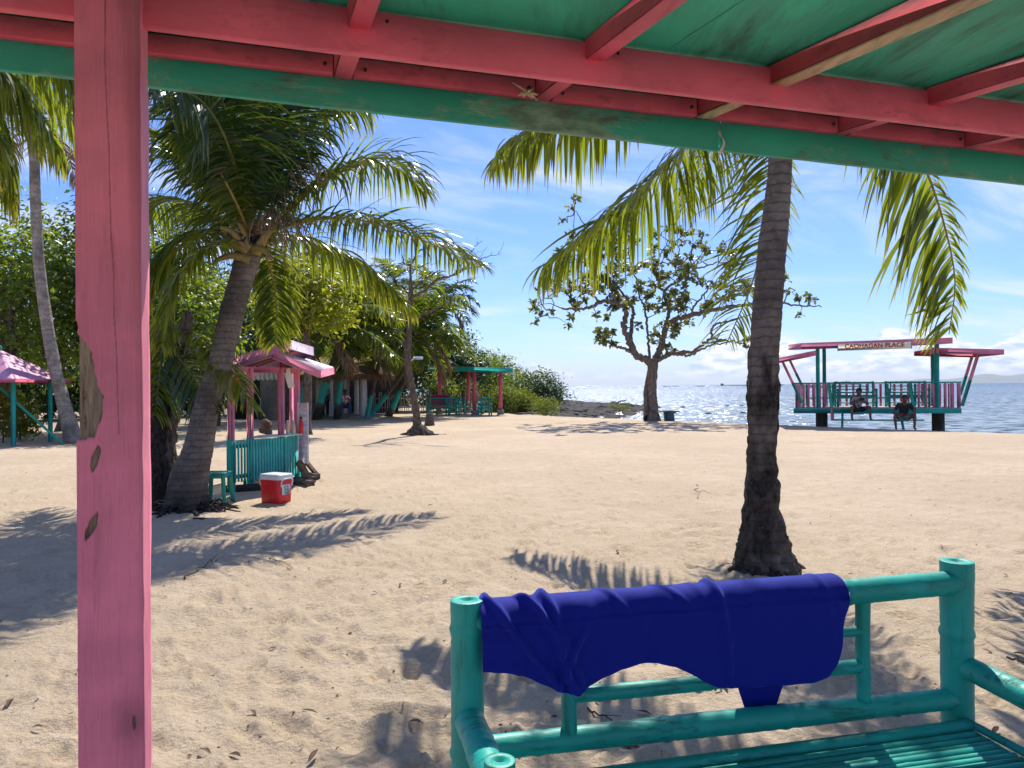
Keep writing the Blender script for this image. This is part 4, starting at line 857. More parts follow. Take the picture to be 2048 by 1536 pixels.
# ------------------------------------------------------------------ sea almond tree by the water
def attach(nodes, par, target, rs, step=.35, wig=.10):
    """grow a crooked twig from the nearest node to the target; returns its points"""
    nd = np.array(nodes); d = np.linalg.norm(nd - target, axis=1) + .25 * np.maximum(nd[:, 2] - target[2], 0); i = int(np.argmin(d)); L = np.linalg.norm(nd[i] - target); n = max(3, int(L / step) + 2)
    w = wiggle(nd[i], target, n, wig / n ** .3, rs, rs.uniform(-.06, .14))
    for p in w[1:]: nodes.append(p)
    return w
def almond():
    g = G(1306, 842); Y = g[1]; root = empty('sea_almond_tree', gz(g), 'spreading sea almond tree with twisted limbs at the water edge', 'tree'); rs = np.random.RandomState(12)
    def q(x, y, dy=0): return P(x / 2.953 + 1040, y / 2.953 + 380, Y + dy)
    tm = MB(); tp = spline([gz(g) - A(0, 0, .2), q(785, 1330), q(778, 1180), q(785, 1010)], 30); t = np.linspace(0, 1, 30)
    tm.tube(tp, .21 + .30 * np.exp(-t * 11), 22, rough=.12, seed=3, lobes=lambda th, t: 1 + .35 * np.exp(-t * 9) * np.cos(th * 5 + 1)); tm.tube(spline([q(745, 1330, -.1), q(742, 1240, -.1), q(740, 1190, -.05), q(760, 1060, 0)], 12), np.linspace(.10, .05, 12), 8, rough=.1)
    tm.build('trunk', M['barkg'], root, smooth=True)
    L_ = [([(785, 1020, 0), (690, 975, -.2), (650, 900, -.3), (612, 800, -.3), (625, 720, -.3), (570, 670, -.5), (480, 660, -.7), (380, 700, -.9), (250, 700, -1.1)], .16, .04),
          ([(690, 975, -.2), (620, 935, -.5), (560, 925, -.8)], .08, .04), ([(650, 900, -.3), (660, 780, .2), (665, 700, .4), (600, 600, .6), (560, 540, .9)], .10, .035),
          ([(765, 1000, 0), (752, 800, .3), (735, 700, .5), (700, 600, .8), (670, 480, 1.0), (640, 380, 1.2)], .06, .025),
          ([(795, 1015, 0), (830, 920, .2), (862, 820, .3), (900, 770, .1), (1000, 740, -.2), (1150, 710, -.5), (1300, 680, -.7), (1500, 670, -.8), (1620, 680, -.9), (1780, 690, -1.0)], .15, .02),
          ([(800, 1010, 0), (900, 965, -.5), (1010, 960, -.9), (1080, 910, -1.1), (1130, 880, -1.3), (1200, 885, -1.4), (1290, 900, -1.5)], .10, .02), ([(900, 965, -.5), (1000, 975, -.2), (1100, 925, 0), (1200, 905, .2)], .06, .03),
          ([(1130, 880, -1.3), (1150, 800, -1.3), (1250, 770, -1.5), (1370, 735, -1.6)], .05, .02), ([(862, 820, .3), (880, 700, .7), (850, 600, 1.0), (950, 530, 1.3), (1050, 460, 1.5), (1180, 430, 1.6)], .09, .025),
          ([(850, 600, 1.0), (800, 480, .5), (830, 380, .3), (880, 300, .2)], .05, .02), ([(570, 670, -.5), (520, 560, -1.0), (430, 480, -1.3), (400, 380, -1.5), (420, 280, -1.6), (370, 190, -1.6), (320, 110, -1.6)], .055, .015),
          ([(1000, 740, -.2), (1060, 640, -1.2), (1150, 560, -1.9), (1230, 480, -2.2)], .05, .02), ([(480, 660, -.7), (380, 600, -1.6), (260, 590, -2.0), (130, 600, -2.2)], .045, .015)]
    nodes = []; bm = MB()
    for pp, r0, r1 in L_:
        c = spline([q(*a) for a in pp], 8 * len(pp)); c[1:-1] += rs.randn(len(c) - 2, 3) * .025; bm.tube(c, np.linspace(r0, r1, len(c)), 9, rough=.14, seed=len(nodes)); nodes += [p for p in c[4:]]
    bm.build('limbs', M['barkg'], root, smooth=True)
    T = [(330, 60), (300, 110), (245, 185), (305, 265), (375, 300), (320, 335), (70, 660), (95, 780), (110, 590), (150, 540), (185, 720), (85, 700), (120, 730), (515, 755), (450, 740), (870, 940), (900, 950), (1340, 880), (1335, 915), (1290, 905), (1640, 640), (1700, 630), (1740, 650), (1645, 740), (1580, 600), (1570, 520), (290, 800), (300, 760), (820, 800), (800, 850), (700, 800), (790, 900)]
    T += [(510 + rs.randn() * 38, 885 + rs.randn() * 28) for _ in range(11)] + [(945 + rs.randn() * 30, 790 + rs.randn() * 38) for _ in range(9)] + [(900 + rs.randn() * 80, 690 + rs.randn() * 40) for _ in range(9)]
    while len(T) < 262:
        x, y = rs.uniform(60, 1420), rs.uniform(180, 720)
        if ((x - 740) / 640) ** 2 + ((y - 560) / 350) ** 2 < 1 and rs.rand() < .85: T.append((x, y))
    T = [q(x, y, rs.uniform(-2.3, 2.3)) for x, y in T]; nd = np.array(nodes); T.sort(key=lambda p: np.min(np.linalg.norm(nd - p, axis=1)))
    tw = MB(); cm = MB()
    for k, t in enumerate(T):
        w = attach(nodes, None, t, rs); tw.tube(w, np.linspace(.022 + .012 * min(1, len(w) / 8), .009, len(w)), 5)
        n = rs.randint(13, 26); d = rs.randn(n, 3) + A(0, 0, .25); d /= np.linalg.norm(d, axis=1)[:, None]; nrm = np.cross(d, rs.randn(n, 3)) + A(0, 0, .7)
        pts = t + d * rs.uniform(.02, .12, (n, 1)) * 1.2; leaves(cm, pts, nrm, .235 * rs.uniform(.8, 1.15), rs, aspect=.62, asz=.3)
    tw.build('twigs', M['barkg'], root, smooth=True)['kind'] = 'stuff'; cm.build('crown', M['leaft'], root)
almond()

def bare_tree():
    g = G(836, 870); Y = g[1]; root = empty('bare_tree', gz(g), 'slender leafless tree with flared roots alone on the open sand', 'tree'); rs = np.random.RandomState(33)
    def q(x, y, dy=0): return P(x / 3.84 + 600, y / 3.84 + 480, Y + dy)
    m = MB(); c = np.array([list(gz(g) - A(0, 0, .1)) + [.30]] + [list(q(a, b)) + [r] for a, b, r in ((905, 1470, .22), (898, 1400, .125), (885, 1280, .105), (855, 1100, .095), (830, 960, .10), (825, 850, .10), (840, 700, .085), (845, 550, .08), (850, 420, .075), (850, 300, .045), (848, 190, .035))]); c = spline(c, 90)
    m.tube(c[:, :3], c[:, 3], 18, rough=.16, seed=5, lobes=lambda th, t: 1 + .3 * np.exp(-t * 14) * np.cos(th * 4)); m.build('trunk', M['bark'], root, smooth=True)
    bm = MB(); nodes = []
    for pp, r0, r1 in (([(850, 440, 0), (900, 420, -.1), (960, 390, -.2), (1060, 300, -.3), (1180, 270, -.4), (1300, 215, -.5), (1480, 175, -.6)], .06, .008), ([(850, 400, 0), (900, 345, .2), (960, 300, .3), (1045, 250, .4)], .045, .02), ([(845, 640, 0), (880, 610, -.1), (950, 570, -.2), (1060, 520, -.2), (1140, 470, -.3), (1200, 400, -.3)], .05, .012), ([(848, 190, 0), (880, 140, 0), (910, 85, .1), (890, 55, .1)], .035, .015), ([(850, 195, 0), (800, 180, .1), (785, 110, .2)], .03, .01), ([(860, 260, 0), (900, 215, .1), (1000, 170, .1)], .02, .007), ([(1180, 270, -.4), (1330, 170, -.3), (1430, 130, -.3), (1540, 108, -.3)], .03, .006), ([(1180, 270, -.4), (1290, 120, -.2), (1340, 60, -.1), (1400, 5, -.1)], .03, .006), ([(910, 85, .1), (945, 70, .1), (1010, 60, .2)], .018, .006), ([(830, 880, 0), (800, 820, -.3), (760, 780, -.5)], .03, .01)):
        cc = spline([q(*a) for a in pp], 7 * len(pp)); cc[1:-1] += rs.randn(len(cc) - 2, 3) * .012; bm.tube(cc, np.linspace(r0, r1, len(cc)), 8, rough=.15); nodes += list(cc[5:])
    for k in range(34):
        i = rs.randint(0, len(nodes)); t = nodes[i] + A(rs.uniform(-.1, .7), rs.uniform(-.4, .4), rs.uniform(-.1, .5)); w = wiggle(nodes[i], t, 6, .07, rs); bm.tube(w, np.linspace(.009, .003, 6), 4)
    bm.build('branches', M['bark'], root, smooth=True)
    rt = MB()
    for k in range(22):
        t = rs.uniform(0, 6.28); L = rs.uniform(.4, 1.0) * (1.2 if abs(math.cos(t)) > .6 else .8); b = gz(g); rt.tube(wiggle(b + A(.1 * math.cos(t), .1 * math.sin(t), .28), b + A(L * math.cos(t), L * .6 * math.sin(t), -.03), 9, .035, rs, -.16), np.linspace(.075, .012, 9), 7, rough=.2)
    rt.build('roots', M['bark'], root, smooth=True)
    lm = MB(); c = P(836, 716, Y - .12); lm.box(c, .30, .08, .085); lm.bar(c + A(-.14, 0, -.02), P(822, 722, Y), .03, .03); o = lm.build('lamp_box', M['white'], loc=c); tag(o, 'small white box lamp fixed to the slender leafless tree', 'lamp')
bare_tree()

# ------------------------------------------------------------------ palms with teal painted feet
GP = 'palms behind the beach with teal painted feet'
bg = [([(633, 838), (648, 780), (675, 700), (700, 625)], 'palm with the widest teal foot, standing left of the thick white column', .27, .13, 3.0, (.75, 1.75), 35.2, []),
      ([(673, 832), (679, 785), (692, 715), (722, 645)], 'palm with a teal foot standing right of the thick white column', .19, .11, 2.9, (.7, 1.8), 35.4, [[(722, 645), (765, 640), (800, 670), (822, 725)], [(722, 645), (700, 660), (690, 700), (688, 745)]]),
      ([(733, 824), (745, 782), (758, 728), (768, 680)], 'slim palm with a pale teal foot beside the thatched eave end', .15, .10, 2.6, (.0, 1.1), 36.6, [[(768, 680), (800, 672), (830, 690), (850, 730)]]),
      ([(733, 830), (768, 797), (803, 748), (842, 680)], 'strongly leaning palm with a dark teal foot, before the picket fence', .18, .10, 2.8, (.12, 1.1), 37.6, [[(842, 680), (880, 665), (905, 670), (912, 700)]]),
      ([(776, 825), (798, 785), (822, 727), (838, 655)], 'leaning palm with a teal foot and black base against the fence', .23, .12, 2.8, (.4, 1.3), 38.4, [[(838, 655), (870, 600), (905, 590), (930, 600)], [(838, 655), (845, 600), (860, 565), (850, 540)]]),
      ([(527, 838), (529, 770), (532, 700), (540, 640)], 'palm with teal foot seen through the small kiosk', .26, .13, 2.6, (.5, 1.7), 35.0, []),
      ([(596, 842), (612, 770), (630, 700), (642, 646)], 'slim palm behind the sign board whose fronds arch over the hall', .22, .11, 2.7, (.5, 1.5), 33.0, [[(642, 646), (690, 615), (745, 610), (800, 640)], [(642, 650), (700, 652), (750, 675), (798, 722)], [(642, 646), (600, 620), (560, 640), (530, 690)], [(642, 646), (650, 590), (690, 560), (740, 570)]])]
for k, (tp, lab, r0, r1, FL, pz, Y, ex) in enumerate(bg):
    g = A(ray(*tp[0])[0] * Y, Y, 0)
    pp = [g] + [P(a, b, Y) for a, b in tp[1:]]
    extra = [(dict(pts=[P(x, y, Y - .5 * q) for q, (x, y) in enumerate(e)], L=1.05, n=70, droop=.9, seed=520 + 10 * k + n_, width=.06, vee=.15, rr=.03, jit=.09), [M['palm' if n_ % 2 else 'palmb'], M['rachisg']]) for n_, e in enumerate(ex)]
    palm(lab, pp, r0, r1, 17, FL, .95, 500 + k, ['palm', 'palm', 'palmb', 'palm', 'palm', 'palmb', 'palm'][k], 'trunk', paintz=pz, group=GP, dense=44, W_=.06, elr=(-50, 78), dry=1, char=pz[0] + .05, extra=extra)
for k, (x, ybase, top, FL, lab) in enumerate(((860, 818, (885, 600), 2.9, 'palm crown rising behind the leafless tree above the fence'), (800, 812, (790, 560), 2.9, 'tallest of the palms behind the picket fence'), (610, 820, (640, 560), 3.0, 'palm behind the thatched hall with a high crown'), (470, 822, (455, 600), 3.0, 'palm in the dark grove behind the big leaning palm'), (385, 824, (350, 560), 3.0, 'palm in the dark grove behind the dead trunk'))):
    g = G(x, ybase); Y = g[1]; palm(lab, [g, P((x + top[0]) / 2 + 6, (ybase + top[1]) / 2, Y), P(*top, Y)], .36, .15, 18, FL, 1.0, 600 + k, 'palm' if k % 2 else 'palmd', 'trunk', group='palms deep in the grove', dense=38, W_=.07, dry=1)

# ------------------------------------------------------------------ broadleaf trees behind
def bt(label, px, Y, ztop, wx, seed, mat='leaf', lsize=.2, n=230, per=22, cr=.35, zlow=None, group='broadleaf trees of the grove', bark='bark', lean=0, wy=2.2, name='broadleaf_tree', aspect=.5, limbs=7):
    x = ray(px, 780)[0] * Y; rs = np.random.RandomState(seed); zlow = ztop * .4 if zlow is None else zlow; bl = []
    zc = (ztop + zlow) / 2; hz = (ztop - zlow) / 2
    bl.append(((lean, 0, zc), (wx * .75, wy * .8, hz)))
    for k in range(4): a = rs.uniform(0, 6.28); bl.append(((lean + wx * .55 * math.cos(a), wy * .4 * math.sin(a), zc + hz * rs.uniform(-.4, .35)), (wx * .5, wy * .5, hz * .55)))
    return broad_tree(label, A(x, Y, 0), [(0, 0, 0), (lean * .2 + .1, 0, zlow * .6), (lean * .8, 0, zc)], bl, n, per, cr, lsize, mat, bark, seed, name, group, aspect=aspect, r0=.16, limbs=limbs)
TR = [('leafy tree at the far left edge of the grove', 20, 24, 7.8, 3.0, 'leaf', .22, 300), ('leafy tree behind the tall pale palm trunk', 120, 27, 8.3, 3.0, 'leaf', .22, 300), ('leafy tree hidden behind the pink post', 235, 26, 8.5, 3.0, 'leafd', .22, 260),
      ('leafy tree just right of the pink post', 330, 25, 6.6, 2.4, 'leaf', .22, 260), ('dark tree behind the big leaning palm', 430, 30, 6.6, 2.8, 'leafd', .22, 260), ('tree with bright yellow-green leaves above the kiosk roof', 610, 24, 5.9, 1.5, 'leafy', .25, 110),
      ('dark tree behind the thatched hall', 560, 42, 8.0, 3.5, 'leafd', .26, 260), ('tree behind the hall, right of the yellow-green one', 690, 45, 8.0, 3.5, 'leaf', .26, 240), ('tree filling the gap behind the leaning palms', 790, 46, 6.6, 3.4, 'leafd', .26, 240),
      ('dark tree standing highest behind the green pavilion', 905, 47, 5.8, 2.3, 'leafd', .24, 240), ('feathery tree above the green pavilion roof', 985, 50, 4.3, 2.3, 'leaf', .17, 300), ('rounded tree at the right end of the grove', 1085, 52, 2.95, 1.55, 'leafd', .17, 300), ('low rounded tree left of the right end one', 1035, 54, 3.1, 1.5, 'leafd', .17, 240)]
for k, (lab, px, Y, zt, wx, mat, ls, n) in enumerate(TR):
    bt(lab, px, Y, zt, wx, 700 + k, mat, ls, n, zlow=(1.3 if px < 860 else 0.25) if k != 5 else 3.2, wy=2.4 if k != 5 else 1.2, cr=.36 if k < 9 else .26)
for k, (px, Y, zt, wx, lab, mt) in enumerate(((930, 44, 1.9, 1.0, 'light green bush left behind the pavilion', 'leafb'), (1005, 45, 2.0, 1.25, 'light green bush between pavilion posts', 'leafb'), (1048, 47, 1.7, .9, 'light green bush right behind the pavilion', 'leafb'), (875, 43, 2.4, 1.1, 'green bush behind the bamboo sofa', 'leaf'))):
    bt(lab, px, Y, zt, wx, 760 + k, mt, .16, 150, zlow=.0, wy=.9, cr=.22, name='bush', group='bushes behind the green pavilion', aspect=.28, limbs=3)
for k in range(9):
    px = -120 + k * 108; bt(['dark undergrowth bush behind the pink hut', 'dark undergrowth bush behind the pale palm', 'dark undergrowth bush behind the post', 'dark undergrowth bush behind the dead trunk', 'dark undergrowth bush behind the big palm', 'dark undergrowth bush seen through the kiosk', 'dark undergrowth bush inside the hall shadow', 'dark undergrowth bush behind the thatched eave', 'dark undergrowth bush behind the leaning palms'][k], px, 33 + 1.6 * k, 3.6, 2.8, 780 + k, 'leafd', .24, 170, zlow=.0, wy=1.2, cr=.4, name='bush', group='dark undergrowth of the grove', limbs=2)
# woods added behind the grove to block sky light: one uncountable mass
cm = MB(); rs = np.random.RandomState(5); n = 1500; xs = rs.uniform(-75, -1, n); cc = np.stack([xs, 58 + rs.rand(n) * 8 - xs * -.12, rs.rand(n) * (6.5 + 3.0 * vnoise(xs * .25, xs * 0, 2) * 2 - np.clip(xs + 14, 0, 20) * .30)], -1)
cc[:, 2] = np.abs(cc[:, 2]); pp = (cc[:, None] + rs.randn(n, 24, 3) * .55).reshape(-1, 3); leaves(cm, pp, rs.randn(len(pp), 3) + A(0, -.3, .8), .42, rs); tag(cm.build('sky_block_woods', M['leafd']), kind='stuff')
# shrubs
def shrub(label, px, py, r, h, mat, ls, seed, n=60, group=None, asp=.4, stems=True):
    g = G(px, py); z = gz(g); return broad_tree(label, z, [(0, 0, 0), (.02, 0, h * .4)], [((0, 0, h * .6), (r, r * .8, h * .45)), ((r * .4, 0, h * .4), (r * .6, r * .6, h * .35)), ((-r * .4, 0, h * .45), (r * .6, r * .6, h * .35))], n, 14, r * .22, ls, mat, 'bark', seed, 'shrub', group, r0=.03, cat='shrub', aspect=asp, limbs=6)
shrub('pale green shrub growing on the dark shore rocks', 1092, 829, .62, 1.1, 'leafb', .14, 81, 90, asp=.25)
shrub('low grassy shrub on the rocky spit by the sea', 1240, 807, 1.1, .45, 'leafb', .2, 82, 50, asp=.15)
shrub('yellow-green shrub under the pink pyramid roof', 40, 880, .55, 1.35, 'leafy', .17, 83, 80, asp=.35)
shrub('dark reddish shrub at the foot of the hut post', 6, 884, .35, 1.9, 'leafred', .16, 84, 60, asp=.25)
shrub('sparse yellow-leaved plant between dead trunk and big palm', 350, 968, .16, .55, 'leafred', .10, 85, 8, asp=.4)
# ------------------------------------------------------------------ little kiosk
def ext(mb, poly, z0, z1, mi=0):
    poly = np.asarray(poly, float); n = len(poly); v = [list(p[:2]) + [z0] for p in poly] + [list(p[:2]) + [z1] for p in poly]
    mb.add(v, [tuple(range(n - 1, -1, -1)), tuple(range(n, 2 * n))] + [(i, (i + 1) % n, n + (i + 1) % n, n + i) for i in range(n)], mi)
def slab(mb, c4, th, mi=0, nseg=1):
    c4 = [np.asarray(c, float) for c in c4]; nrm = unit(np.cross(c4[1] - c4[0], c4[3] - c4[0])); nrm = nrm * np.sign(nrm[2] + 1e-9); v = c4 + [c - nrm * th for c in c4]
    mb.add(v, [(0, 1, 2, 3), (7, 6, 5, 4)] + [(i, 4 + i, 4 + (i + 1) % 4, (i + 1) % 4) for i in range(4)], mi)
def kiosk():
    a = G(463, 985); A_ = A(a[0], a[1], 0)
    def at(px, Y): p = ray(px, 800) * Y; return A(p[0], p[1], 0)
    B_, C_, D_ = at(500, 11.1), at(562, 11.5), at(594, 11.95); E_, F_ = A_ + A(-.45, 1.15, 0), D_ + A(-.35, .9, 0)
    root = empty('kiosk', (A_ + D_) / 2, 'small pink and teal slatted kiosk with a two-tier roof, beside the big leaning palm', 'kiosk'); zc = .755; rs = np.random.RandomState(3)
    for p, w in ((A_, .075), (B_, .075), (C_, .075), (D_, .07), (E_, .06), (F_, .06)):
        ax = np.array([unit(D_ - A_), unit(A(-(D_ - A_)[1], (D_ - A_)[0], 0)), [0, 0, 1]]); m = MB(); m.box(p + A(0, 0, (zc + 1.80) / 2), w, w, 1.80 - zc, ax); m.build('post', M['pink'], root)
        m = MB(); m.box(p + A(0, 0, zc / 2 - .02), w + .01, w + .01, zc + .04, ax); m.build('leg', M['teal'], root)
    for p, q, n, gap, lab in ((A_, B_, 6, .45, 0), (B_, C_, 11, .16, 0), (C_, D_, 6, .04, 0), (E_, A_, 9, .3, 0)):
        d = unit(q - p); L = np.linalg.norm(q - p); nrm = A(d[1], -d[0], 0)
        if np.dot(nrm, A(0, -1, 0)) < 0: nrm = -nrm
        ax = np.array([d, nrm, [0, 0, 1]])
        for k in range(n):
            w = L / n * (1 - gap); c = p + d * (L * (k + .5) / n) + nrm * .045; m = MB(); m.box(c + A(0, 0, .44 + rs.uniform(-.012, .012)), w, .016, .60, ax, bev=.002); m.build('slat', M['kteal'], root)
        for z in (.22, .66): m = MB(); m.box((p + q) / 2 + nrm * .025 + A(0, 0, z), L, .02, .06, ax); m.build('rail', M['teal'], root)
        m = MB(); m.box((p + q) / 2 + A(0, 0, 1.77), L + .08, .05, .085, ax); m.build('top_beam', M['pink'], root)
    m = MB(); nB = A(.45, -.9, 0) * .10; m2 = [B_ - A(.02, .05, 0), C_ + A(.03, -.12, 0), D_ + A(.16, -.06, 0), D_ + A(.12, .12, 0), C_ + A(-.10, .22, 0), B_ + A(-.06, .3, 0)]; ext(m, m2, zc, zc + .025); m.build('counter_top', flat('pale_blue_counter', (.42, .60, .66), .5, .15, 4, .05), root)
    L1, R1, R2 = P(440, 724, 10.5), P(578, 679, 11.25), P(626, 694, 12.1); L2 = L1 + R2 - R1 
    rf = flat('grey_roof_sheet', (.30, .31, .33), .6, .2, 5, .1)
    m = MB(); slab(m, (L1, R1, R2, L2), .02); m.build('upper_roof', rf, root)
    dz = A(0, 0, .075)
    for p, q in ((L1, R1), (R1, R2), (R2, L2)): m = MB(); m.bar(p - dz, q - dz, .025, .13); m.build('fascia', M['pink'] if q is R1 else flat('lit_lilac_board_%d' % int(p[0] * 10), (.62, .48, .62), .6, .15, 9, .1), root)  # lilac edges carry the lit look of that roof side in their colour
    l1, r1 = P(546, 700, 11.15), P(640, 740, 11.7); r2, l2 = P(667, 734, 12.9), P(578, 706, 12.5)
    m = MB(); slab(m, (l1, r1, r2, l2), .02); m.build('lower_roof', flat('faded_pink_roof_sheet', (.72, .55, .60), .6, .25, 9, .1), root)
    for p, q in ((l1, r1), (r1, r2)): m = MB(); m.bar(p - dz * .9, q - dz * .9, .025, .11); m.build('fascia', M['pink'], root)
    for t in (.3, .7): m = MB(); m.bar(L1 + (L2 - L1) * t - A(0, 0, .06), R1 + (R2 - R1) * t - A(0, 0, .06), .04, .05); m.build('rafter', M['pink'], root)
    for p in (A_, C_, D_): m = MB(); m.box(p + A(-.04, .2, 1.9), .06, .06, .35); m.build('short_post', M['pinkd'], root)
    for k, (p, q) in enumerate(((A_ + A(-.1, .05, .045), D_ + A(.02, -.75, .045)), (A_ + A(-.1, .75, .045), D_ + A(.30, -.05, .045)))): m = MB(); m.bar(p, q, .12, .09); m.build('skid', M['darkwood'], root)
    # things on and about it
    c = C_ + A(.07, .10, zc + .025); gl = flat('pale_bottle', (.55, .48, .34), .3, .1, 5, 0)
    def bottle(p, col, cap, lab, h=.22, r=.03):
        m = MB(); z = np.array([0, .01, .55, .68, .80, .88, .89, 1.0]) * h; rr = np.array([.9, 1, 1, .8, .42, .38, .46, .44]) * r; r_ = empty('bottle', p, lab, 'bottle', 'bottles on the kiosk counter')
        m.tube([p + A(0, 0, q) for q in z[:6]], rr[:6], 12); m.build('body', col, r_, smooth=True); m = MB(); m.tube([p + A(0, 0, q) for q in z[5:]], rr[5:] * 1.1, 12); m.build('cap', cap, r_)
    bottle(c, gl, M['white'], 'first pale bottle beside the corner post of the kiosk'); bottle(c + A(.07, .07, 0), gl, M['white'], 'second pale bottle, in the middle of the counter row'); bottle(c + A(.15, .20, 0), M['redpl'], M['black'], 'red bottle with a black cap on the kiosk counter', .26, .036)
    m = MB(); rs = np.random.RandomState(9); p = P(530, 868, 11.9); p[2] = .78; t = np.linspace(0, 1, 12); m.tube([p + A(.02 * math.sin(q * 4), 0, q * .22) for q in t], .10 * np.sqrt(np.clip(1 - (t * .95) ** 3, 0, 1)) * (1 - .25 * t) + .004, 14, rough=.25); tag(m.build('sack', flat('brown_sacking', (.17, .10, .06), .9, .4, 18, .4), loc=p, smooth=True), 'brown sack slumped behind the kiosk counter', 'sack')
    m = MB(); m.bar(P(573, 738, 11.6), P(583, 775, 11.6), .10, .006, up=(0, 1, 0)); tag(m.build('paper_notice', M['white'], loc=P(578, 756, 11.6)), 'narrow white paper notice hanging in the kiosk window', 'notice')
    # tall sign board leaning on the kiosk: pale print on white
    s0, s1 = P(598, 928, 11.75), P(598, 806, 11.9); w = .13; s = NT('faded_print'); v = s.mp((1, 1, 1)); sp = s.N.new('ShaderNodeSeparateXYZ'); s.L.new(v, sp.inputs[0])
    band = s.noise(s.mp((3, 3, 14)), 1.6, 3); cc = s.mix(s.step(band, .45, .55), (.62, .62, .62), (.62, .36, .36)); cc = s.mix(s.step(s.noise(s.mp((8, 8, 22)), 1.5, 2), .52, .58), cc, (.36, .46, .62)); s.set(cc, .6)
    sr = empty('sign_board', s0, 'tall white board with faded pastel print leaning on the kiosk', 'sign'); m = MB(); m.box((s0 + s1) / 2 + A(w / 2, 0, 0), w * 1.1, .02, s1[2] - s0[2]); m.build('panel', s.m, sr)
    for dx in (-.01, w + .01): m = MB(); m.box((s0 + s1) / 2 + A(dx, .002, 0), .018, .03, s1[2] - s0[2] + .02); m.build('frame', M['white'], sr)
    # trestle of old timbers
    tr = empty('wooden_trestle', G(615, 968), 'old grey wooden trestle legs lying beyond the kiosk corner', 'trestle')
    for p, q, w_ in ((G(597, 958), P(612, 925, 11.9), .07), (P(606, 922, 12.1), G(634, 956), .06), (P(597, 930, 11.6), G(622, 972), .085), (G(590, 968), G(624, 974), .10), (G(598, 955), G(636, 960), .10)): m = MB(); m.bar(p + A(0, 0, .05), q + A(0, 0, .05), w_, w_); m.build('timber', M['wood'], tr)
    # red flag on the far post
    n = 12; m = MB(); p0, p1, p2, p3 = P(464, 748, 11.0), P(470, 748, 11.0), P(484, 768, 11.0), P(465, 782, 11.0); vs = []
    for i in range(n):
        for j in range(n): u, v = i / (n - 1), j / (n - 1); q = (p0 * (1 - u) + p1 * u) * (1 - v) + (p3 * (1 - u) + (p3 + (p2 - p3) * 1.0) * u) * v; vs.append(q + A(0, .03 * math.sin(u * 7 + v * 2), .02 * math.sin(v * 3.1) * u))
    f = [(i * n + j, (i + 1) * n + j, (i + 1) * n + j + 1, i * n + j + 1) for i in range(n - 1) for j in range(n - 1)]; m.add(vs, f); o = m.build('flag', M['cloth'], loc=p0, smooth=True); q = o.modifiers.new('thick', 'SOLIDIFY'); q.thickness = .004; tag(o, 'small red flag hanging at the left post of the kiosk', 'flag')
kiosk()
def cooler():
    N_, Lc, Rc = G(557, 1013), G(516, 1009), G(577, 1003); u = unit(Lc - N_); L = np.linalg.norm(Lc - N_); v = A(u[1], -u[0], 0); v = v * np.sign(v[1]); ax = np.array([u, v, [0, 0, 1]]); D = .25; L = L * .93; c = N_ + u * L / 2 + v * D / 2
    root = empty('cooler', c, 'red picnic cooler with white lid on the sand before the kiosk', 'cooler')
    n = 10; m = MB(); h = .32
    def ring(z, k, r=.035):
        out = []
        for cx, cy, a0 in ((1, 1, 0), (-1, 1, 90), (-1, -1, 180), (1, -1, 270)):
            for s in range(5): a = R(a0 + s * 22.5); out.append(c + u * (cx * (L / 2 * k - r) + r * math.cos(a)) + v * (cy * (D / 2 * k - r) + r * math.sin(a)) + A(0, 0, z))
        return out
    def loft(m, rs_):
        v_ = [p for r_ in rs_ for p in r_]; k = len(rs_[0]); f = [(i * k + j, i * k + (j + 1) % k, (i + 1) * k + (j + 1) % k, (i + 1) * k + j) for i in range(len(rs_) - 1) for j in range(k)] + [tuple(range(k - 1, -1, -1)), tuple(range((len(rs_) - 1) * k, len(rs_) * k))]; m.add(v_, f)
    loft(m, [ring(.0, .90), ring(.012, .93), ring(h, 1.0), ring(h + .005, .99)]); m.build('body', M['redpl'], root)
    m = MB(); loft(m, [ring(h + .006, 1.0), ring(h + .012, 1.05), ring(h + .055, 1.05), ring(h + .075, 1.0), ring(h + .078, .8)]); m.build('lid', M['lid'], root)
    for sg in (-1, 1):
        m = MB(); e = c + u * sg * (L / 2 + .012); m.tube(spline([e + v * .09 + A(0, 0, .24), e + u * sg * .02 + v * .08 + A(0, 0, .33), e + u * sg * .02 - v * .08 + A(0, 0, .33), e - v * .09 + A(0, 0, .24)], 14), .008, 6); m.build('handle', M['lid'], root, smooth=True)
    m = MB(); fc = c - u * (L / 2 + .004) + A(0, 0, .20); m.box(fc, .004, .14, .13, ax); m.build('label', M['white'], root)
    tq = flat('label_teal', (.05, .35, .35), .5, .1, 5, 0)
    for z in (.025, -.025): m = MB(); m.tube([fc - u * .004 + v * (.026 * math.cos(a)) + A(0, 0, z + .024 * math.sin(a)) for a in np.linspace(0, 6.28, 16)], .006, 5); m.build('label_mark', tq, root)
cooler()
def stool():
    g = G(432, 1012); root = empty('stool', g, 'teal plastic stool standing between the big palm and kiosk', 'stool'); h = .41
    m = MB(); m.box(g + A(-.03, .12, h), .30, .30, .022, bev=.006); m.build('seat', M['tealpl'], root); m = MB(); m.box(g + A(-.03, .12, h - .035), .27, .27, .05); m.build('apron', M['tealpl'], root)
    for sx in (-1, 1):
        for sy in (-1, 1): m = MB(); m.bar(g + A(-.03 + sx * .12, .12 + sy * .12, h - .02), g + A(-.03 + sx * .155, .12 + sy * .155, -.02), .045, .03, up=(0, 1, 0)); m.build('leg', M['tealpl'], root)
stool()
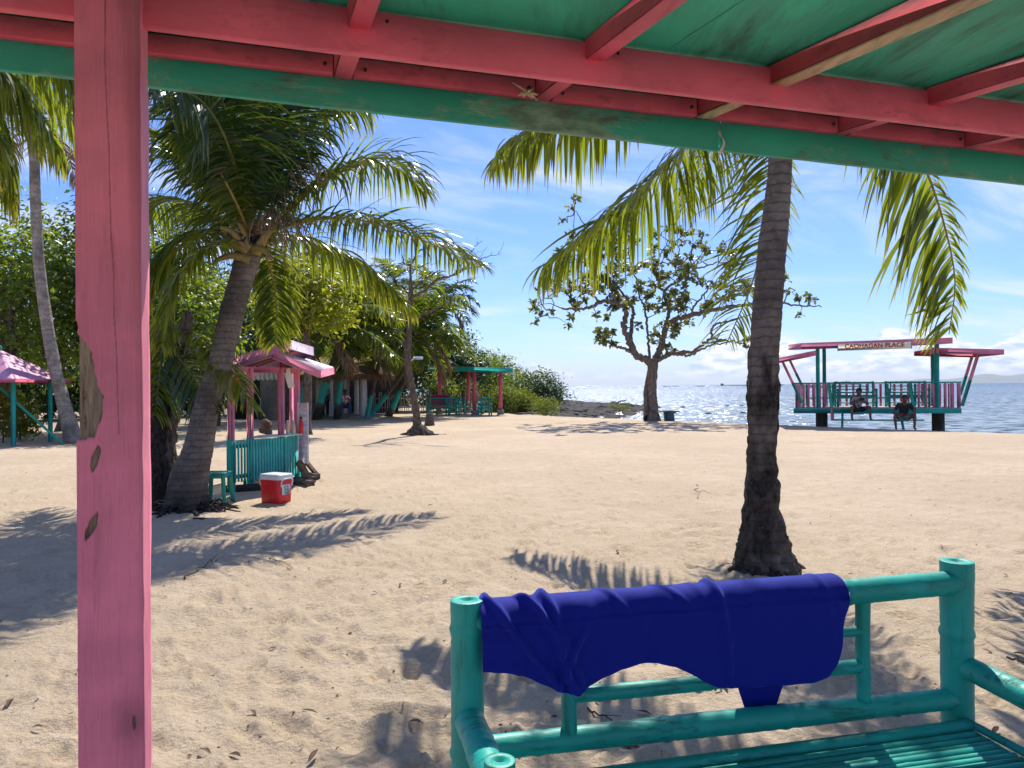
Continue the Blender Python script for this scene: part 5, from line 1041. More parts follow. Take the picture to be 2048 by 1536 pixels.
# ------------------------------------------------------------------ pink pyramid hut at the left edge
def hut():
    Y = 20.8; c = A(ray(0, 780)[0] * Y, Y, 0); root = empty('hut', c, 'open hut with a sun-faded pink pyramid roof and teal posts at the left edge', 'hut'); hw = 1.22; ze, za = 1.76, 2.62
    m = MB(); cr = [c + A(sx * hw, sy * hw, ze) for sx, sy in ((-1, -1), (1, -1), (1, 1), (-1, 1))]; ap = c + A(0, 0, za)
    for i in range(4):
        p, q = cr[i], cr[(i + 1) % 4]; n = 14; vs = []
        for a in range(n + 1):
            for b in range(n + 1): t = a / n; e = p + (q - p) * (b / n); vs.append(e + (ap - e) * t + A(0, 0, .012 * math.sin(b / n * 44)))
        m.add(vs, [(a * (n + 1) + b, a * (n + 1) + b + 1, (a + 1) * (n + 1) + b + 1, (a + 1) * (n + 1) + b) for a in range(n) for b in range(n)])
    o = m.build('roof', M['roofpink'], root); sd = o.modifiers.new('t', 'SOLIDIFY'); sd.thickness = .015
    for i in range(4): mm = MB(); mm.bar(cr[i] - A(0, 0, .03), cr[(i + 1) % 4] - A(0, 0, .03), .03, .07); mm.build('eave_board', M['pinkd'], root)
    mm = MB(); mm.tube([ap - A(0, 0, .05), ap + A(0, 0, .08), ap + A(0, 0, .13)], [.06, .05, .01], 8); mm.build('finial', M['teal'], root)
    for sx in (-1, 1):
        for sy in (-1, 1): mm = MB(); mm.box(c + A(sx * .8 + .10, sy * .8, .86), .09, .09, 1.78); mm.build('post', M['teal'], root)
    mm = MB(); mm.box(c + A(.07, -1.0, .86), .085, .085, 1.80); mm.build('post', M['teal'], root)
    mm = MB(); mm.bar(c + A(.42, -.9, 1.72), G(128, 888) - A(0, 0, .03), .085, .06); mm.build('brace', M['teal'], root)
    g = G(110, 850); t = empty('long_table', (g[0], 27, 0), 'long dark table in the shade behind the pale palm', 'table')
    for nm, a, d in (('top', (0, 0, .74), (2.6, .7, .05)),): mm = MB(); mm.box(A(g[0], 27, 0) + A(*a), *d); mm.build(nm, M['wood'], t)
    for sx in (-1, 1):
        for sy in (-1, 1): mm = MB(); mm.box(A(g[0] + sx * 1.2, 27 + sy * .28, .36), .07, .07, .72); mm.build('leg', M['darkwood'], t)
hut()
# ------------------------------------------------------------------ thatched hall
def hall():
    Yf = 36.8; X = lambda px, Y=Yf: ray(px, 790)[0] * Y
    root = empty('thatched_hall', (X(680), Yf + 2, 0), 'open thatched hall with thick white columns behind the teal-footed palms', 'hall')
    x0, x1 = X(560), X(762); y0, y1 = Yf - .7, Yf + 4.6; ze, zr = 2.05, 3.05; rs = np.random.RandomState(7)
    m = MB(); ridge0, ridge1 = A(x0 + 1.6, (y0 + y1) / 2, zr), A(x1 - 1.4, (y0 + y1) / 2, zr); cs = [A(x0, y0, ze), A(x1, y0, ze), A(x1, y1, ze), A(x0, y1, ze)]
    def face(a, b, c, d, n=60, r=22):
        vs = []
        for i in range(r + 1):
            for j in range(n + 1):
                t = i / r; e = a + (b - a) * (j / n); g_ = d + (c - d) * (j / n); q = e + (g_ - e) * t; q = q + A(0, 0, .22 * math.sin(t * 3.14) + .05 * float(vnoise(j * .5, i * .6, 1)) + .05 * ((i * .5) % 1) - (.10 * rs.rand() if i == 0 else 0)); vs.append(q)
        m.add(vs, [(i * (n + 1) + j, i * (n + 1) + j + 1, (i + 1) * (n + 1) + j + 1, (i + 1) * (n + 1) + j) for i in range(r) for j in range(n)])
    face(cs[0], cs[1], ridge1, ridge0); face(cs[1], cs[2], ridge1, ridge1); face(cs[2], cs[3], ridge0, ridge1); face(cs[3], cs[0], ridge0, ridge0)
    o = m.build('thatch_roof', M['thatch'], root); sd = o.modifiers.new('t', 'SOLIDIFY'); sd.thickness = .12
    fm = MB(); n = 1500; vs = []; f = []
    for k in range(n):
        e = rs.randint(0, 2); p = (cs[0] + (cs[1] - cs[0]) * rs.rand()) if e == 0 or rs.rand() < .5 else (cs[1] + (cs[2] - cs[1]) * rs.rand()); b = len(vs); d = A(rs.randn() * .05, rs.randn() * .05 - .03, -rs.uniform(.12, .34)); w = A(.015, 0, 0); p = p + A(0, 0, .06 * rs.rand())
        vs += [p - w, p + w, p + d]; f.append((b, b + 1, b + 2))
    fm.add(vs, f); o = fm.build('thatch_fringe', M['thatch'], root); o['kind'] = 'stuff'
    for px, r, Y in ((660, .155, Yf), (728, .15, Yf), (713, .13, Yf + 2.2), (722, .05, Yf + .4), (647, .12, Yf + 3.4), (637, .14, Yf + .2), (621, .07, Yf + 1.5), (600, .13, Yf + 2), (690, .08, Yf + 4)):
        x = ray(px, 790)[0] * Y; mm = MB(); mm.tube([A(x, Y, -.1), A(x, Y, .02), A(x, Y, 1.2), A(x, Y, 2.35)], [r * 1.06, r * 1.03, r, r * .96], 18, rough=.015); mm.build('column', M['white'], root, smooth=True)
    mm = MB(); mm.box(A((x0 + x1) / 2, Yf + 2.2, .01), x1 - x0 - .5, 5.0, .16); mm.build('floor', M['concrete'], root)
    mm = MB(); mm.box(A(X(606), Yf - .3, .40), X(628) - X(585), .16, .66); mm.build('half_wall', M['greyplaster'], root)
    mm = MB(); mm.box(A(X(606), Yf - .3, .76), X(628) - X(583), .26, .05); mm.build('wall_cap', M['teal'], root)
    mm = MB(); mm.box(A(X(590), Yf + 4.4, 1.2), 3.4, .15, 2.3); mm.build('back_wall', M['greyplaster'], root)
    mm = MB(); mm.box(A(X(700), Yf + 5.0, 1.1), 3.2, .12, 2.1); mm.build('back_wall', M['darkwood'], root)
    # small shop front behind the kiosk
    s = empty('shop', (-11.3, 34.5, 0), 'grey block shop front with a scalloped white awning seen through the kiosk', 'shop'); xa, xb = ray(462, 790)[0] * 34.5, ray(562, 790)[0] * 34.5
    mm = MB(); mm.box(A(xb - .4, 34.6, 1.1), 1.1, .2, 2.3); mm.build('wall', M['greyplaster'], s); mm = MB(); mm.box(A((xa + xb) / 2 - .4, 36.0, 1.1), xb - xa, .2, 2.3); mm.build('back_wall', M['darkwood'], s)
    for k in range(11):
        a = xa + (xb - xa) * k / 11; w = (xb - xa) / 11; mm = MB(); vs = [A(a, 34.3, 2.25), A(a + w, 34.3, 2.25)]; n = 7; lo = [A(a + w * (1 - i / n), 34.25, 1.92 - .08 * math.sin(math.pi * i / n)) for i in range(n + 1)]
        v = vs + lo; v2 = [p + A(0, .02, 0) for p in v]; k_ = len(v); mm.add(v + v2, [tuple(range(k_ - 1, -1, -1)), tuple(range(k_, 2 * k_))] + [(i, (i + 1) % k_, k_ + (i + 1) % k_, k_ + i) for i in range(k_)]); mm.build('awning_scallop', M['white'], s)
    # bare brown tree trunk right behind the kiosk
    g = G(578, 842); r_ = empty('bare_tree', (g[0], g[1], 0), 'thick rough brown trunk seen through the kiosk beside the right posts', 'tree trunk'); mm = MB(); mm.tube(spline([g - A(0, 0, .1), P(577, 780, g[1]), P(573, 720, g[1]), P(578, 600, g[1]), P(590, 520, g[1])], 40), np.linspace(.31, .16, 40), 16, rough=.14); mm.build('trunk', M['bark'], r_, smooth=True)
    g = G(566, 700) if False else P(566, 660, 33); mm = MB(); mm.tube([A(g[0], 33, -.1), A(g[0], 33, 4.6)], .07, 10); tag(mm.build('concrete_pole', M['concrete'], loc=(g[0], 33, 0), smooth=True), 'plain grey pole rising behind the kiosk roof', 'pole')
hall()
# ------------------------------------------------------------------ people
def skin(name, V, E, Rd, mat, parent, root=0, sub=2):
    me = bpy.data.meshes.new(name); me.from_pydata([tuple(v) for v in V], E, []); me.update(); me.materials.append(mat)
    o = bpy.data.objects.new(name, me); COL.objects.link(o); o.parent = parent; ORI[o.name] = ORI[parent.name]
    md = o.modifiers.new('skin', 'SKIN'); sv = me.skin_vertices[0].data
    for i, r in enumerate(Rd): sv[i].radius = (r, r) if isinstance(r, float) else r; sv[i].use_root = (i == root)
    md.use_smooth_shade = True; s = o.modifiers.new('sub', 'SUBSURF'); s.levels = sub; s.render_levels = sub
    return o
def person(loc, rz, label, s, shirt, shorts, knee=(.20, -.40, .10), foot=(.21, -.38, -.36), elbow=(.26, -.22, .22), wrist=(.06, -.34, .36), lean=.12, bow=.10, thing_='person', cap=None, stand=False, group=None, sleeve=.6, longleg=None):
    root = empty('person', loc, label, 'person', group); root.rotation_euler.z = rz; ORI[root.name] = np.zeros(3)
    J = {}; L = lean
    J['pel'] = (0, 0, s + .09); J['spi'] = (0, -L * .35, s + .27); J['che'] = (0, -L * .8, s + .43); J['nek'] = (0, -L * 1.05 - .01, s + .555); J['hd0'] = (0, -L * 1.05 - bow * .5, s + .615); J['hd1'] = (0, -L * 1.05 - bow, s + .70); J['hd2'] = (0, -L * 1.05 - bow * 1.2, s + .775)
    for n, sx in (('l', -1), ('r', 1)):
        J['hip' + n] = (sx * .09, -.01, s + .07); J['kne' + n] = (sx * knee[0], knee[1], s + knee[2]); J['ank' + n] = (sx * foot[0], foot[1], s + foot[2]); J['toe' + n] = (sx * (foot[0] + .02), foot[1] - .15, s + foot[2] - .05)
        J['sho' + n] = (sx * .175, -L * .85, s + .49); J['elb' + n] = (sx * elbow[0], elbow[1], s + elbow[2]); J['wri' + n] = (sx * wrist[0], wrist[1], s + wrist[2])
        w = A(*J['wri' + n]); e = A(*J['elb' + n]); d = unit(w - e); J['han' + n] = tuple(w + d * .07)
        side = unit(np.cross(d, A(0, 0, 1)) + 1e-6)
        for q in range(4): J['f%d%s' % (q, n)] = tuple(w + d * (.13 + .01 * (q in (1, 2))) + side * (q - 1.5) * .02 + A(0, 0, -.02))
        J['f4' + n] = tuple(w + d * .09 - side * .05 * (1 if sx > 0 else -1) + A(0, 0, .02))
    keys = list(J); ix = {k: i for i, k in enumerate(keys)}
    Ed = [('pel', 'spi'), ('spi', 'che'), ('che', 'nek'), ('nek', 'hd0'), ('hd0', 'hd1'), ('hd1', 'hd2')]
    for n in 'lr': Ed += [('pel', 'hip' + n), ('hip' + n, 'kne' + n), ('kne' + n, 'ank' + n), ('ank' + n, 'toe' + n), ('che', 'sho' + n), ('sho' + n, 'elb' + n), ('elb' + n, 'wri' + n), ('wri' + n, 'han' + n)] + [('han' + n, 'f%d%s' % (q, n)) for q in range(5)]
    rad = {'pel': .13, 'spi': .12, 'che': .13, 'nek': .052, 'hd0': .068, 'hd1': .088, 'hd2': .062, 'hip': .088, 'kne': .058, 'ank': .036, 'toe': .03, 'sho': .062, 'elb': .042, 'wri': .028, 'han': .03, 'f0': .009, 'f1': .009, 'f2': .009, 'f3': .009, 'f4': .01}
    rr = [rad[k] if k in rad else rad[k[:3]] if k[:3] in rad else rad[k[:2]] for k in keys]
    skin('body', [J[k] for k in keys], [(ix[a], ix[b]) for a, b in Ed], rr, M['skin'], root)
    def mid(a, b, t): return tuple(A(*J[a]) * (1 - t) + A(*J[b]) * t)
    sv = [J['pel'], J['spi'], J['che'], mid('che', 'nek', .55)] + [J['shol'], mid('shol', 'elbl', sleeve), J['shor'], mid('shor', 'elbr', sleeve)]
    skin('shirt', sv, [(0, 1), (1, 2), (2, 3), (2, 4), (4, 5), (2, 6), (6, 7)], [.15, .142, .152, .075, .082, .062, .082, .062], shirt, root, 0)
    t = .72 if longleg is None else 1
    pv = [tuple(A(*J['pel']) - A(0, 0, .03)), J['hipl'], mid('hipl', 'knel', t), J['hipr'], mid('hipr', 'kner', t)]; pe = [(0, 1), (1, 2), (0, 3), (3, 4)]; pr = [.142, .108, .085, .108, .085]
    if longleg: pv += [J['ankl'], J['ankr']]; pe += [(2, 5), (4, 6)]; pr += [.05, .05]
    skin('trousers' if longleg else 'shorts', pv, pe, pr, shorts, root, 0)
    h = A(*J['hd1']); m = MB(); th = np.linspace(0, 6.283, 15)[:-1]; ph = np.linspace(.0, 1.75, 8); vs = []
    for p in ph:
        for a in th: k = 1.0; d = A(math.sin(p) * math.cos(a) * .102, math.sin(p) * math.sin(a) * .112, math.cos(p) * .112); d = d + A(0, .022, .024); d[2] = d[2] + (max(0, -math.sin(a)) * .055 if p > 1.2 else 0); vs.append(h + d)
    n = 14; m.add(vs, [(i * n + j, (i + 1) * n + j, (i + 1) * n + (j + 1) % n, i * n + (j + 1) % n) for i in range(7) for j in range(n)]); m.build('hair', cap or M['hair'], root, smooth=True)
    f = h + A(0, -.092, 0); m = MB(); m.tube([f + A(0, .01, .02), f + A(0, -.018, -.012), f + A(0, .0, -.02)], [.006, .012, .006], 6); m.build('nose', M['skin'], root, smooth=True)
    for sx in (-1, 1): m = MB(); m.tube([f + A(sx * .032 - .008, .006, .014), f + A(sx * .032 + .008, .006, .014)], .006, 6); m.build('eye', M['black'], root)
    m = MB(); m.tube([f + A(-.02, .006, -.045), f + A(.02, .006, -.045)], .005, 6); m.build('mouth', M['pinkd'], root)
    return root
def printed(name, a, b, sc, thr=.5):
    s = NT(name); n = s.noise(s.mp(), sc, 2); s.set(s.mix(s.step(n, thr - .02, thr + .02), a, b), .85); return s.m
# ------------------------------------------------------------------ bamboo chairs and sofas
def chair(name, w, label, group, loc, rz, dense=1, cat=None, mat=None):
    root = empty(name, (0, 0, 0), label, cat or name.split('_')[-1], group); m_ = mat or M['teal']; D = .5; h = .42; H_ = .92
    def b(nm, p, q, r, n=8): m = MB(); m.tube([A(*p), A(*q)], r, n); return m.build(nm, m_, root, smooth=True)
    for x in (-w / 2, w / 2): b('post', (x, D / 2, 0), (x, D / 2, H_), .04); b('post', (x, -D / 2, 0), (x, -D / 2, .66), .04); b('armrest', (x, D / 2, .62), (x, -D / 2 - .05, .62), .034); b('side_rail', (x, D / 2, h - .04), (x, -D / 2, h - .04), .03); b('stretcher', (x, D / 2, .14), (x, -D / 2, .14), .022)
    b('top_rail', (-w / 2, D / 2, H_ - .05), (w / 2, D / 2, H_ - .05), .036); b('lower_rail', (-w / 2, D / 2, .52), (w / 2, D / 2, .52), .03); b('front_rail', (-w / 2, -D / 2, h - .04), (w / 2, -D / 2, h - .04), .034); b('rear_rail', (-w / 2, D / 2, h - .04), (w / 2, D / 2, h - .04), .03); b('stretcher', (-w / 2, D / 2, .14), (w / 2, D / 2, .14), .022)
    xi = w / 2 - .16 if w > .8 else w / 2 - .1
    for x in (-xi, xi): b('strut', (x, D / 2, .52), (x, D / 2, H_ - .05), .022)
    for z in (.63, .74): b('back_bar', (-xi, D / 2, z), (xi, D / 2, z), .016)
    k = 9; 
    for i in range(k): y = -D / 2 + .03 + (D - .06) * i / (k - 1); m = MB(); m.box((0, y, h), w - .04, .042, .016, bev=.003); m.build('slat', m_, root)
    root.location = tuple(loc); root.rotation_euler.z = rz
    return root
def place(src, label, loc, rz, group=None):
    c = copy_tree(src); c.location = tuple(loc); c.rotation_euler.z = rz; c['label'] = label
    if group: c['group'] = group
    return c
# ------------------------------------------------------------------ green pavilion, chairs, fence
def pavilion():
    def at(px, Y): p = ray(px, 790) * Y; return A(p[0], p[1], 0)
    c = at(943, 40.4); root = empty('pavilion', c, 'flat-roofed open pavilion with green fascia and pink posts by the shore rocks', 'pavilion')
    P4 = [at(879, 40.6), at(949, 38.9), at(1001, 39.6), at(937, 42.0)]
    for k, p in enumerate(P4):
        m = MB(); m.tube([p + A(0, 0, .22 if k == 2 else -.05), p + A(0, 0, 2.45)], .10, 12, rough=.03); m.build('post', M['pinkd'], root, smooth=True)
        m = MB(); m.box(p + A(0, 0, .09), .36, .36, .34); m.build('footing', M['concrete'], root)
    zt = lambda px, py, Y: P(px, py, Y)
    cs = [zt(856, 741, 40.9), zt(948, 743, 38.0), zt(1025, 745, 39.6), zt(935, 744, 42.6)]; up = A(0, 0, .22)
    m = MB(); slab(m, [q + up * .9 for q in cs], .03); m.build('ceiling', M['pinkd'], root); m = MB(); slab(m, [q + up * 1.05 for q in cs], .03); m.build('roof', M['teal'], root)
    for i in range(4): m = MB(); p, q = cs[i], cs[(i + 1) % 4]; m.bar(p + up * .5, q + up * .5, .04, .24); m.build('fascia', M['teal'], root)
    m = MB(); p, q = cs[0], cs[1]; a, b = p + (q - p) * .38, p + (q - p) * .62; o = A(0, -.04, .15); m.bar(a + o, b + o, .03, .10); m.build('fascia_patch', M['pinkd'], root)
    for i in (0, 1): m = MB(); m.bar(P4[i] + A(0, 0, 2.40), P4[i + 1] + A(0, 0, 2.40), .07, .12); m.build('beam', M['pinkd'], root)
    g = 'bamboo chairs under the green pavilion'
    s = chair('bamboo_sofa', 1.15, 'long teal bamboo sofa at the left of the pavilion', None, at(877, 39.6), 0.05, cat='sofa')
    a = chair('bamboo_chair', .55, 'teal bamboo armchair just right of the sofa', g, at(905, 38.9), .35)
    place(a, 'teal bamboo armchair in front of the right pavilion post', at(970, 38.6), -.2); place(a, 'teal bamboo armchair behind the middle posts', at(925, 41), 2.6); place(a, 'teal bamboo armchair turned sideways between middle and right posts', at(957, 40.6), 1.5)
    # magenta cloth over the sofa back
    p = at(881, 39.6) + A(0, .29, .0); n = 16; m = MB(); vs = []
    for i in range(n):
        for j in range(n): u, v = i / (n - 1), j / (n - 1); vs.append(p + A((u - .5) * 1.05, .05 * math.sin(u * 11) * v + .06, 1.08 - v * .62 - .10 * (1 - v) * abs(u - .45) * 2))
    m.add(vs, [(i * n + j, (i + 1) * n + j, (i + 1) * n + j + 1, i * n + j + 1) for i in range(n - 1) for j in range(n - 1)]); o = m.build('draped_cloth', M['magenta'], loc=p, smooth=True); q = o.modifiers.new('t', 'SOLIDIFY'); q.thickness = .01; tag(o, 'magenta cloth hung behind the bamboo sofa back', 'cloth')
    g0 = G(859, 850); m = MB(); m.tube([g0 - A(0, 0, .05), g0 + A(0, 0, .06), g0 + A(.02, 0, .30), g0 + A(.02, 0, .45)], [.22, .20, .14, .13], 14, rough=.12); tag(m.build('log_stump', M['bark'], loc=g0, smooth=True), 'short cut log stump standing on the sand before the sofa', 'stump')
    # stones about the pavilion
    rs = np.random.RandomState(6)
    # picket fence
    f0, f1 = at(730, 41.5), at(972, 42.5); L = np.linalg.norm(f1 - f0); n = int(L / .135); fr = empty('picket_fence', f0, 'weathered thin picket fence running behind the palms and pavilion', 'fence'); d = unit(f1 - f0); me = None
    wd = flat('weathered_picket', (.34, .29, .23), .85, .4, 9, .2)
    for k in range(n):
        p = f0 + d * (k * .135 + rs.uniform(-.02, .02)); h = rs.uniform(1.0, 1.2)
        if me is None: m = MB(); m.box(A(0, 0, .5), .045, .03, 1.1); o = m.build('picket', wd, None); me = o.data; bpy.data.objects.remove(o)
        o = bpy.data.objects.new('picket', me); COL.objects.link(o); o.parent = fr; o.location = tuple(p - f0 + A(0, 0, -.03)); o.rotation_euler = (rs.randn() * .02, rs.randn() * .05, 0); o.scale = (1, 1, h)
    for z in (.35, .85): m = MB(); m.bar(f0 + A(0, .04, z), f1 + A(0, .04, z), .03, .05); m.build('fence_rail', wd, fr)
pavilion()
# ------------------------------------------------------------------ people in the hall
def hp(px, Y): return A(ray(px, 790)[0] * Y, Y, .08)
stripes = NT('striped_shirt'); sp = stripes.N.new('ShaderNodeSeparateXYZ'); stripes.L.new(stripes.mp((1, 1, 12)), sp.inputs[0]); stripes.set(stripes.mix(stripes.step(stripes.math('FRACT', sp.outputs[2]), .45, .55), (.5, .5, .5), (.03, .03, .05)), .85)
person(hp(614, 37.2), .2, 'person in a dark top seated behind the low grey wall', .75, M['black'], M['black'], foot=(.21, -.30, -.40))
person(hp(651, 36.3), -.2, 'person in a striped shirt standing beside the thick white column', .82, stripes.m, M['black'], knee=(.11, -.03, -.36), foot=(.12, 0, -.76), elbow=(.25, -.05, .2), wrist=(.2, -.2, .06), lean=.02, longleg=1)
jeans = flat('blue_jeans', (.03, .05, .16), .85, .2, 20, .1)
person(hp(689, 35.9), .35, 'person in a red and white top and blue trousers seated in the hall', .50, printed('red_white_shirt', (.55, .05, .07), (.65, .6, .6), 7), jeans, longleg=1, wrist=(.08, -.30, .12), cap=None)
m = MB(); c = hp(689, 36.05); m.box(c + A(0, .05, .44), .6, .35, .06); r_ = empty('wooden_stool', c, 'low wooden bench seat beneath the person in red and white', 'bench'); m.build('seat', M['wood'], r_)
for sx in (-1, 1): m = MB(); m.box(c + A(sx * .24, .05, .2), .06, .3, .42); m.build('leg', M['wood'], r_)
# ------------------------------------------------------------------ boat-shaped viewing platform
def platform():
    P0 = A(ray(1590, 790)[0] * 26.3, 26.3, 0); P1 = A(ray(1928, 790)[0] * 25.1, 25.1, 0); e = unit(P1 - P0); f = A(-e[1], e[0], 0); ax = np.array([e, f, [0, 0, 1]]); LL = np.linalg.norm(P1 - P0)
    def Q(a, b, z): return P0 + e * a + f * b + A(0, 0, z)
    def sa(px, b=0.0):
        r_ = ray(px, 790); o = P0 + f * b; return float(np.linalg.solve(np.array([[e[0], -r_[0]], [e[1], -r_[1]]]), -o[:2])[0])
    def zz(px, py, b=0.0): a = sa(px, b); Y = Q(a, b, 0)[1]; return 1.5 + ray(px, py)[2] * Y
    def pt(px, py, b=0.0): return Q(sa(px, b), b, zz(px, py, b))
    root = empty('viewing_platform', Q(LL / 2, 1.2, 0), 'pink and teal boat-shaped viewing platform raised on two piers by the sea', 'platform'); D = 2.5; zd = .66
    T, K, KD = M['teal'], M['pink'], M['pinkd']
    for px in (1643, 1876):
        a = sa(px, .9); m = MB(); m.tube([Q(a, .9, -1.2), Q(a, .9, -.1), Q(a, .9, zd - .16)], [.24, .20, .20], 20, rough=.03); m.build('pier', M['darkconc'], root, smooth=True)
    a = [Q(0, 0, 0), Q(LL - .1, 0, 0), Q(LL - .3, D, 0), Q(.72, D, 0)]; m = MB(); ext(m, a, zd - .05, zd); m.build('deck', flat('pale_deck_boards', (.5, .47, .42), .8, .2, 6, .2), root)
    for p, q in ((Q(-.05, -.02, zd - .10), Q(LL - .1, -.02, zd - .10)), (Q(.72, D, zd - .10), Q(LL - .3, D, zd - .10)), (Q(-.02, .03, zd - .10), Q(.72, D, zd - .10)), (Q(LL - .1, 0, zd - .10), Q(LL - .3, D, zd - .10))): m = MB(); m.bar(p, q, .05, .17); m.build('edge_beam', T, root)
    for b in (.5, 1.3, 2.1): m = MB(); m.bar(Q(.1 + b * .26, b, zd - .12), Q(LL - .2, b, zd - .12), .08, .14); m.build('joist', M['darkwood'], root)
    # tall posts
    for px, b in ((1636, .05), (1649, 1.9), (1874, .05), (1866, 2.2)): s = sa(px, b); m = MB(); m.box(Q(s, b, (zd + 2.80) / 2), .115 if px != 1874 else .13, .115, 2.80 - zd, ax); m.build('post', T, root)
    # main roof
    r0, r1 = pt(1603, 692, -.35), pt(1905, 681, -.35); r2, r3 = r1 + f * 3.1 + A(0, 0, .10), r0 + f * 3.1 + A(0, 0, .10)
    m = MB(); slab(m, [q + A(0, 0, .10) for q in (r0, r1, r2, r3)], .03); m.build('roof_sheet', M['teal'], root)
    m = MB(); slab(m, [q + A(0, 0, .065) for q in (r0, r1, r2, r3)], .02); m.build('ceiling', KD, root)
    for p, q in ((r0, r1), (r1, r2), (r2, r3), (r3, r0)): m = MB(); m.bar(p, q, .04, .20); m.build('fascia', K, root)
    for t in (.2, .5, .8): m = MB(); m.bar(r0 + (r1 - r0) * t, r3 + (r2 - r3) * t, .05, .09); m.build('rafter', KD, root)
    # wing roofs
    for (pa, pb, nm) in (((1552, 722), (1632, 706), 'l'), ((1878, 701), (2008, 704), 'r')):
        w0, w1 = pt(*pa, -.2), pt(*pb, -.2); w2, w3 = w1 + f * 2.7, w0 + f * 2.7; m = MB(); slab(m, [q + A(0, 0, .09) for q in (w0, w1, w2, w3)], .03); m.build('wing_roof', K, root)
        for p, q in ((w0, w1), (w1, w2), (w2, w3), (w3, w0)): m = MB(); m.bar(p, q, .04, .17); m.build('wing_fascia', K, root)
        m = MB(); slab(m, [q + A(0, 0, .055) for q in (w0, w1, w2, w3)], .02); m.build('wing_ceiling', KD, root)
    # raking struts
    for (p, q, b) in (((1566, 724), (1604, 806), 0), ((1580, 720), (1606, 775), 2.2), ((1957, 708), (1924, 812), 0), ((1945, 712), (1920, 790), 2.3)):
        u, v = pt(*p, b), pt(*q, b); md = u + (v - u) * .5; m = MB(); m.bar(u, md, .10, .08); m.build('strut', K, root); m = MB(); m.bar(md, v, .105, .085); m.build('strut_foot', T, root)
    # railing: wide pink slats in front, thinner behind
    for px, w in ((1595.5, 9), (1607, 4), (1617, 5), (1629, 4.5), (1640, 4), (1648, 6), (1838, 5), (1853, 4), (1867, 4), (1891, 5), (1904, 6), (1918, 7)):
        s = sa(px); m = MB(); m.box(Q(s, .02, zd + .41), w / 60, .025, .84, ax, bev=.004); m.build('railing_slat', K, root)
    n = 19
    for k in range(n): s = .75 + (LL - 1.1) * k / (n - 1); m = MB(); m.box(Q(s, D - .05, zd + .41), .085, .02, .82, ax, bev=.003); m.build('railing_slat', K if k % 4 else T, root)
    for k in range(7):
        for s, s2 in ((.0, .7), (LL - .12, LL - .3)): t = (k + .5) / 7; m = MB(); m.box(Q(s + (s2 - s) * t, D * t, zd + .41), .025, .11, .82, ax, bev=.003); m.build('railing_slat', K, root)
    zr = zd + .86
    for p, q in ((Q(0, 0, zr), Q(sa(1660), 0, zr)), (Q(sa(1830), 0, zr), Q(LL - .1, 0, zr)), (Q(.72, D, zr), Q(LL - .3, D, zr)), (Q(0, 0, zr), Q(.72, D, zr)), (Q(LL - .1, 0, zr), Q(LL - .3, D, zr)), (Q(.72, D - .02, zd + .3), Q(LL - .3, D - .02, zd + .3))): m = MB(); m.bar(p, q, .06, .05); m.build('rail', T, root)
    # steps hanging in front
    for px, b in ((1664, -.30), (1828, -.30)):
        s = sa(px, b); m = MB(); m.bar(Q(s - .05, .0, zr), Q(s, b, .62), .10, .07); m.build('stair_side', T, root); m = MB(); m.bar(Q(s, b, .66), Q(s, b - .05, .24), .10, .06); m.build('stair_side', K, root)
    m = MB(); m.bar(Q(sa(1660), -.34, .50), Q(sa(1836), -.34, .50), .24, .04); m.build('tread', T, root); m = MB(); m.bar(Q(sa(1657), -.62, .27), Q(sa(1835), -.62, .27), .24, .04); m.build('tread', T, root)
    for px, y1 in ((1684, -.72), (1804, -.66)): s = sa(px, -.5); m = MB(); m.bar(Q(s + .05 * (px < 1700), -.30, .5), Q(s - (.05 if px < 1700 else 0), y1, -.08), .07, .07); m.build('stair_leg', T, root)
    # sign on the fascia
    sg = empty('name_sign', pt(1751, 690, -.42), 'long cream name sign with dark red lettering on the platform roof edge', 'sign'); p, q = pt(1677, 695, -.42), pt(1823, 690, -.42); m = MB(); m.bar(p, q, .03, .23); m.build('board', flat('cream_board', (.85, .76, .56), .7, .12, 9, .1), sg)
    for k, (u, v) in enumerate(((p - unit(q - p) * .02, p), (q, q + unit(q - p) * .02))): m = MB(); m.bar(u, v, .05, .25); m.build('sign_end', T, sg)
    cu = bpy.data.curves.new('lettering', 'FONT'); cu.body = 'CAOHAGAN PLACE'; cu.size = .20; cu.extrude = .004; cu.offset = .006; cu.align_x = 'CENTER'; cu.align_y = 'CENTER'; cu.space_character = 1.06; cu.materials.append(flat('sign_red', (.40, .04, .02), .6, .1, 9, 0))
    tmp = bpy.data.objects.new('tmp', cu); me = bpy.data.meshes.new_from_object(tmp); bpy.data.objects.remove(tmp)
    o = bpy.data.objects.new('lettering', me); COL.objects.link(o); o.parent = sg; d = unit(q - p); nrm = unit(np.cross(d, A(0, 0, 1))); nrm = nrm * (-1 if nrm[1] > 0 else 1); up = np.cross(nrm, d); c = (p + q) / 2 + nrm * .022 + up * .02
    Mx = Matrix(((d[0], up[0], nrm[0], c[0] - sg.location[0]), (d[1], up[1], nrm[1], c[1] - sg.location[1]), (d[2], up[2], nrm[2], c[2] - sg.location[2]), (0, 0, 0, 1))); o.matrix_local = Mx
    # two bamboo benches on the deck
    rz = math.atan2(e[1], e[0])
    b0 = chair('platform_bench', 1.28, 'left teal bamboo bench on the platform deck, behind the person with a phone', 'bamboo benches on the platform', Q(sa(1711, 1.3), 1.3, zd), rz, cat='bench'); place(b0, 'right teal bamboo bench on the platform deck', Q(sa(1807, 1.3) + .12, 1.3, zd), rz)
